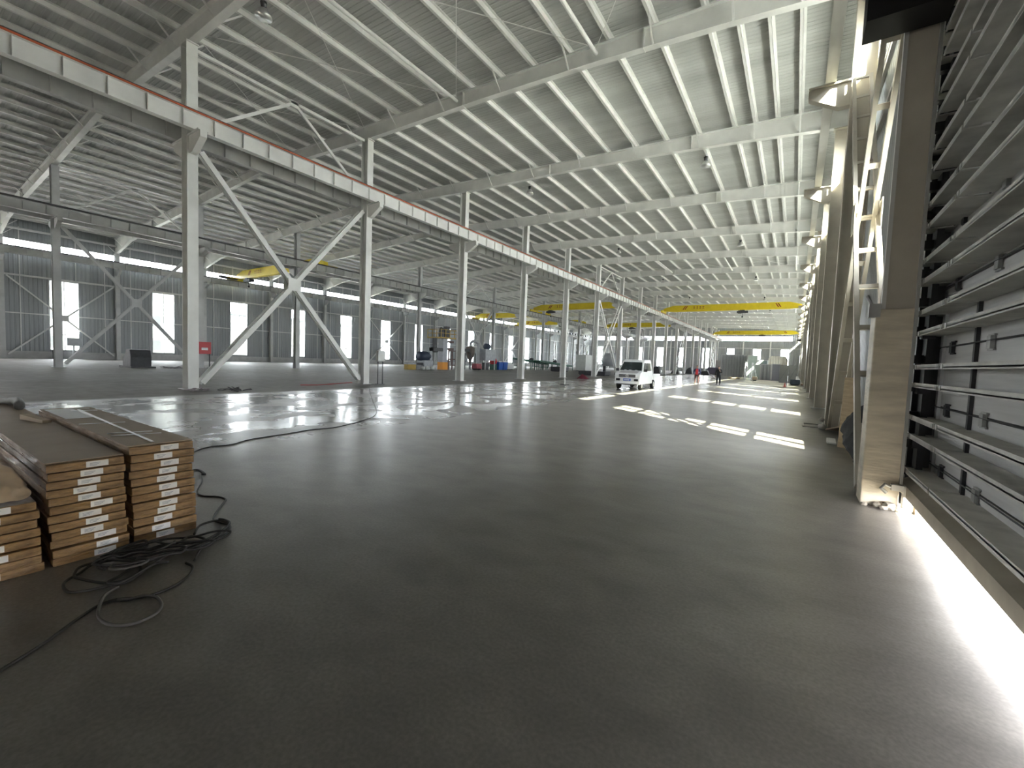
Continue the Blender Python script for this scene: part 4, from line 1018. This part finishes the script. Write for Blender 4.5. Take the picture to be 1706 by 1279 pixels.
def trestle(x, y, h, label):
    t = thing('white_trestle', (x, y, 0), label, 'trestle')
    for s, n in ((-1, 'leg'), (1, 'leg')):
        MB().beam((-.1, s * .5, 0), (-.1, 0, h), .09, .05).beam((.55 * s + .1, 0, 0), (.0, 0, h), .09, .05).build(n, WHITE, t)
    m = MB()
    for k in range(5): z = .3 + k * h * .17; m.box(-.3 + .05 * k, .3 - .05 * k, -.03, .03, z, z + .05)
    m.build('rung', WHITE, t)
trestle(-5.85, 69.3, 2.6, 'white A-shaped trestle ladder in the far right aisle, left one'); trestle(-5.0, 68.9, 2.5, 'white A-shaped trestle ladder in the far right aisle, right one')
def container(x0, x1, y, d, h, mt, label, name='site_container', cat='container'):
    t = thing(name, ((x0 + x1) / 2, y, 0), label, cat); w = (x1 - x0) / 2
    MB().box(-w, w, 0, d, .1, h).build('shell', mt, t); MB().box(-w - .03, w + .03, -.04, d + .03, h, h + .1).box(-w, w, -.02, .1, 0, .12).build('frame', STEEL2, t)
    for s in (-1, 1): MB().box(s * w - .05, s * w + .05, -.05, .05, 0, h).build('corner_post', STEEL2, t)
    return t
container(-11.6, -7.4, 88, 4, 4.0, CONTM, 'large grey ribbed container far down the right aisle')
container(-7.1, -5.7, 86, 3, 3.9, PALEG, 'pale green booth beside the large grey container', 'site_booth', 'booth')
container(-5.6, -4.1, 86, 3, 3.1, mat('deep_grey_green', (.2, .25, .25), .5), 'low dark green grey box between booth and wrapped load', 'site_booth', 'booth')
t = thing('wrapped_load', (-2.4, 80, 0), 'tall white ribbed wrapped load behind the dark panel', 'load')
MB().prism([(-1.3, 0), (1.3, 0), (1.3, 3.3), (1.0, 3.75), (-.9, 3.8), (-1.3, 3.4)], 0, 2.4).build('wrapping', WHITERIB, t, bevel=.08)
MB().box(-1.4, 1.4, -.1, 2.5, 0, .12).build('pallet', WOOD, t)
crate('blue_grey_bundle', .05, 56.0, .9, 1.0, .62, mat('slate_blue_sack', (.10, .14, .19), .7, 0, .3, 3), 'dark blue grey bundle on the floor at the right wall columns', 'bundle')
tag(blob(.75, 55.3, .12, .2, 77).build('brown_sack', PLASTIC, smooth=True, loc=(.75, 55.3, 0)), 'brown sack lying beside the blue grey bundle', 'sack')
t = thing('orange_cone', (-.75, 48.6, 0), 'small pinkish red marker on the sunlit floor of the right aisle', 'marker')
MB().lathe((0, 0, 0), [(.12, .02), (.10, .05), (.03, .42), (.01, .43)], 12).build('cone', mat('coral_plastic', (.8, .25, .2), .5), t, True); MB().box(-.16, .16, -.16, .16, 0, .025).build('foot', mat('coral_plastic', (.8, .25, .2), .5), t)
crate('wooden_bundle', -4.6, 67.8, .6, .5, .55, WOOD, 'small pale wooden bundle at the foot of the white trestles', 'bundle')
crate('low_timber_pallet', -7.6, 72.5, 1.6, 1.2, .2, WOOD, 'low timber pallet left of the white trestles', 'pallet')
t = thing('parked_scooter', (-12.2, 104, 0), 'dark red and black parked vehicle before the far end wall', 'vehicle')
MB().box(-1.0, 1.0, -.6, .6, .35, 1.3).build('body', mat('maroon_paint', (.2, .03, .06), .4), t, bevel=.1)
for s in (-1, 1): MB().lathe((s * .65, -.6, .35), [(.32, -.1), (.35, 0), (.32, .1)], 12, 'y').build('wheel', TYRE, t)
crate('dark_car_shape', -15.2, 108, 3.4, 2, 1.6, mat('dark_violet_cover', (.10, .09, .13), .6), 'dark covered load left of the red parked vehicle', 'load')
crate('pale_machine_block', -13.8, 115, 5, 2, 3.4, mat('warm_grey_block', (.36, .34, .33), .6), 'pale grey block machine before the far end wall', 'machine')
for i, (x, y, w, h, lab) in enumerate(((-22.5, 84, 2.2, 1.5, 'left of the walking person, larger dark heap'), (-20.6, 92, 1.6, 1.0, 'left of the walking person, smaller dark heap'), (-19.5, 100, 1.4, 1.5, 'right behind the near inner columns'), (-15.9, 97, 2.2, .9, 'between the two standing people'), (-26.5, 84, 2.4, .9, 'behind the flatbed of the small truck'))):
    o = debris(MB(), 90 + i, 40, x, y, w * .5, .6, .5)
    o.prism([(x - w / 2, 0), (x + w / 2, 0), (x + w * .3, h), (x - w * .1, h * .8), (x - w * .35, h * .5)], y - .5, y + .5)
    tag(o.build('machine_heap', MACHD, loc=(x, y, 0)), 'dark machine parts on the floor far away, ' + lab, 'machine parts', 'dark machine parts in the far aisle')

# ------------------------------------------------------------------ things leaning by the right wall, second column
o = MB().quadbox([(.86, 11.6, 0), (1.12, 11.4, 0), (1.16, 11.42, 0), (.9, 11.62, 0), (1.02, 13.2, 1.5), (1.26, 13.0, 1.5), (1.30, 13.02, 1.5), (1.06, 13.22, 1.5)]).build('plywood_board', WOOD, loc=(1, 12, 0))
tag(o, 'pale plywood board leaning behind the near right column', 'board')
def tarp_fn(u, v):
    x = .93 - .10 * u + (.28 + .15 * u) * v + .03 * math.sin(9 * u + 5 * v); y = 9.2 + 1.9 * u
    z = .02 + .42 * u * (1 - .3 * v) + (.25 + .42 * u) * v ** .7 + .05 * math.sin(11 * u + 4 * v) * v
    return (x, y, z)
o = crumple(18, 12, tarp_fn, .02, 5).build('black_tarp', BLACKF, smooth=True, loc=(1, 9.5, 0)); o.modifiers.new('thick', 'SOLIDIFY').thickness = .01
tag(o, 'crumpled black tarp bulging out beside the near right column', 'tarp')
tag(MB().quadbox([(.70, 12.0, 0), (.86, 11.9, 0), (.86, 12.2, 0), (.70, 12.25, 0), (.70, 12.0, .04), (.86, 11.9, .04), (.86, 12.2, .1), (.70, 12.25, .1)]).build('white_offcut', OFFW, loc=(.7, 12, 0)), 'small white offcut on the floor before the black tarp', 'offcut')
m = MB().box(.28, .78, 15.0, 15.03, 0, .03).box(.28, .31, 15.0, 15.9, 0, .03).box(.75, .78, 15.0, 15.9, 0, .03).box(.28, .78, 15.87, 15.9, 0, .03)
tag(m.build('metal_frame', GALV, loc=(.5, 15.4, 0)), 'thin flat metal frame lying on the floor by the second right column', 'frame')
where_b = ['lowest in front', 'behind the lowest bag', 'on top of the others', 'leaning on the bracing foot']
for i, (x, y, z, r) in enumerate(((.72, 14.55, .10, .10), (1.22, 14.1, .13, .13), (1.27, 14.2, .36, .09), (.70, 14.7, .28, .07))):
    b = blob(x, y, z, r, 40 + i, .9); 
    tag(b.build('white_bag', mat('dull_white_plastic', (.5, .48, .45), .5), smooth=True, loc=(x, y, z)), 'white bag at the foot of the ladder-like bracing, ' + where_b[i], 'bag', 'white bags by the right wall')
tag(MB().beam((.88, 14.2, .08), (1.28, 13.7, .3), .3, .04).build('cardboard_flap', CARDTOP, loc=(1.05, 14, .1)), 'brown cardboard flap below the white bags', 'cardboard')
tag(MB().lathe((.32, 118, 8.6), [(.25, -.3), (.4, 0), (.25, .3)], 10, 'z').box(.28, .36, 117.9, 118.1, 8.8, 9.525).build('hanging_bell', DARKST, loc=(.32, 118, 8.6)), 'dark rounded fixture hanging at the far right under the crane girder', 'fixture')

# ------------------------------------------------------------------ outside seen through the left windows
def building(x, y, w, d, h, mt, label, floors, roofm=None):
    t = thing('outside_building', (x, y, -.31), label, 'building')
    MB().box(-d, 0, -w / 2, w / 2, 0, h).build('wall', mt, t)
    MB().box(-d - .3, .3, -w / 2 - .3, w / 2 + .3, h, h + .5).build('roof', roofm or mt, t)
    n = int(w / 4)
    for f in range(floors):
        for k in range(n):
            yy = -w / 2 + (k + .5) * w / n; z = 1.2 + f * h / floors
            fr = MB().box(0, .06, yy - .9, yy + .9, z, z + 1.8).build('window', BLDW, t)
building(-95, 22, 26, 14, 13, BLD, 'pale building with dark windows seen outside the left wall, behind the second tall window', 3)
building(-110, 62, 40, 14, 10, BLD, 'pale long building seen outside the left wall, behind the middle windows', 2, BLDT)
building(-88, -6, 20, 10, 7, mat('teal_shed_sheet', (.03, .055, .058), .6), 'teal shed seen outside the left wall near its close end', 1, BLDT)
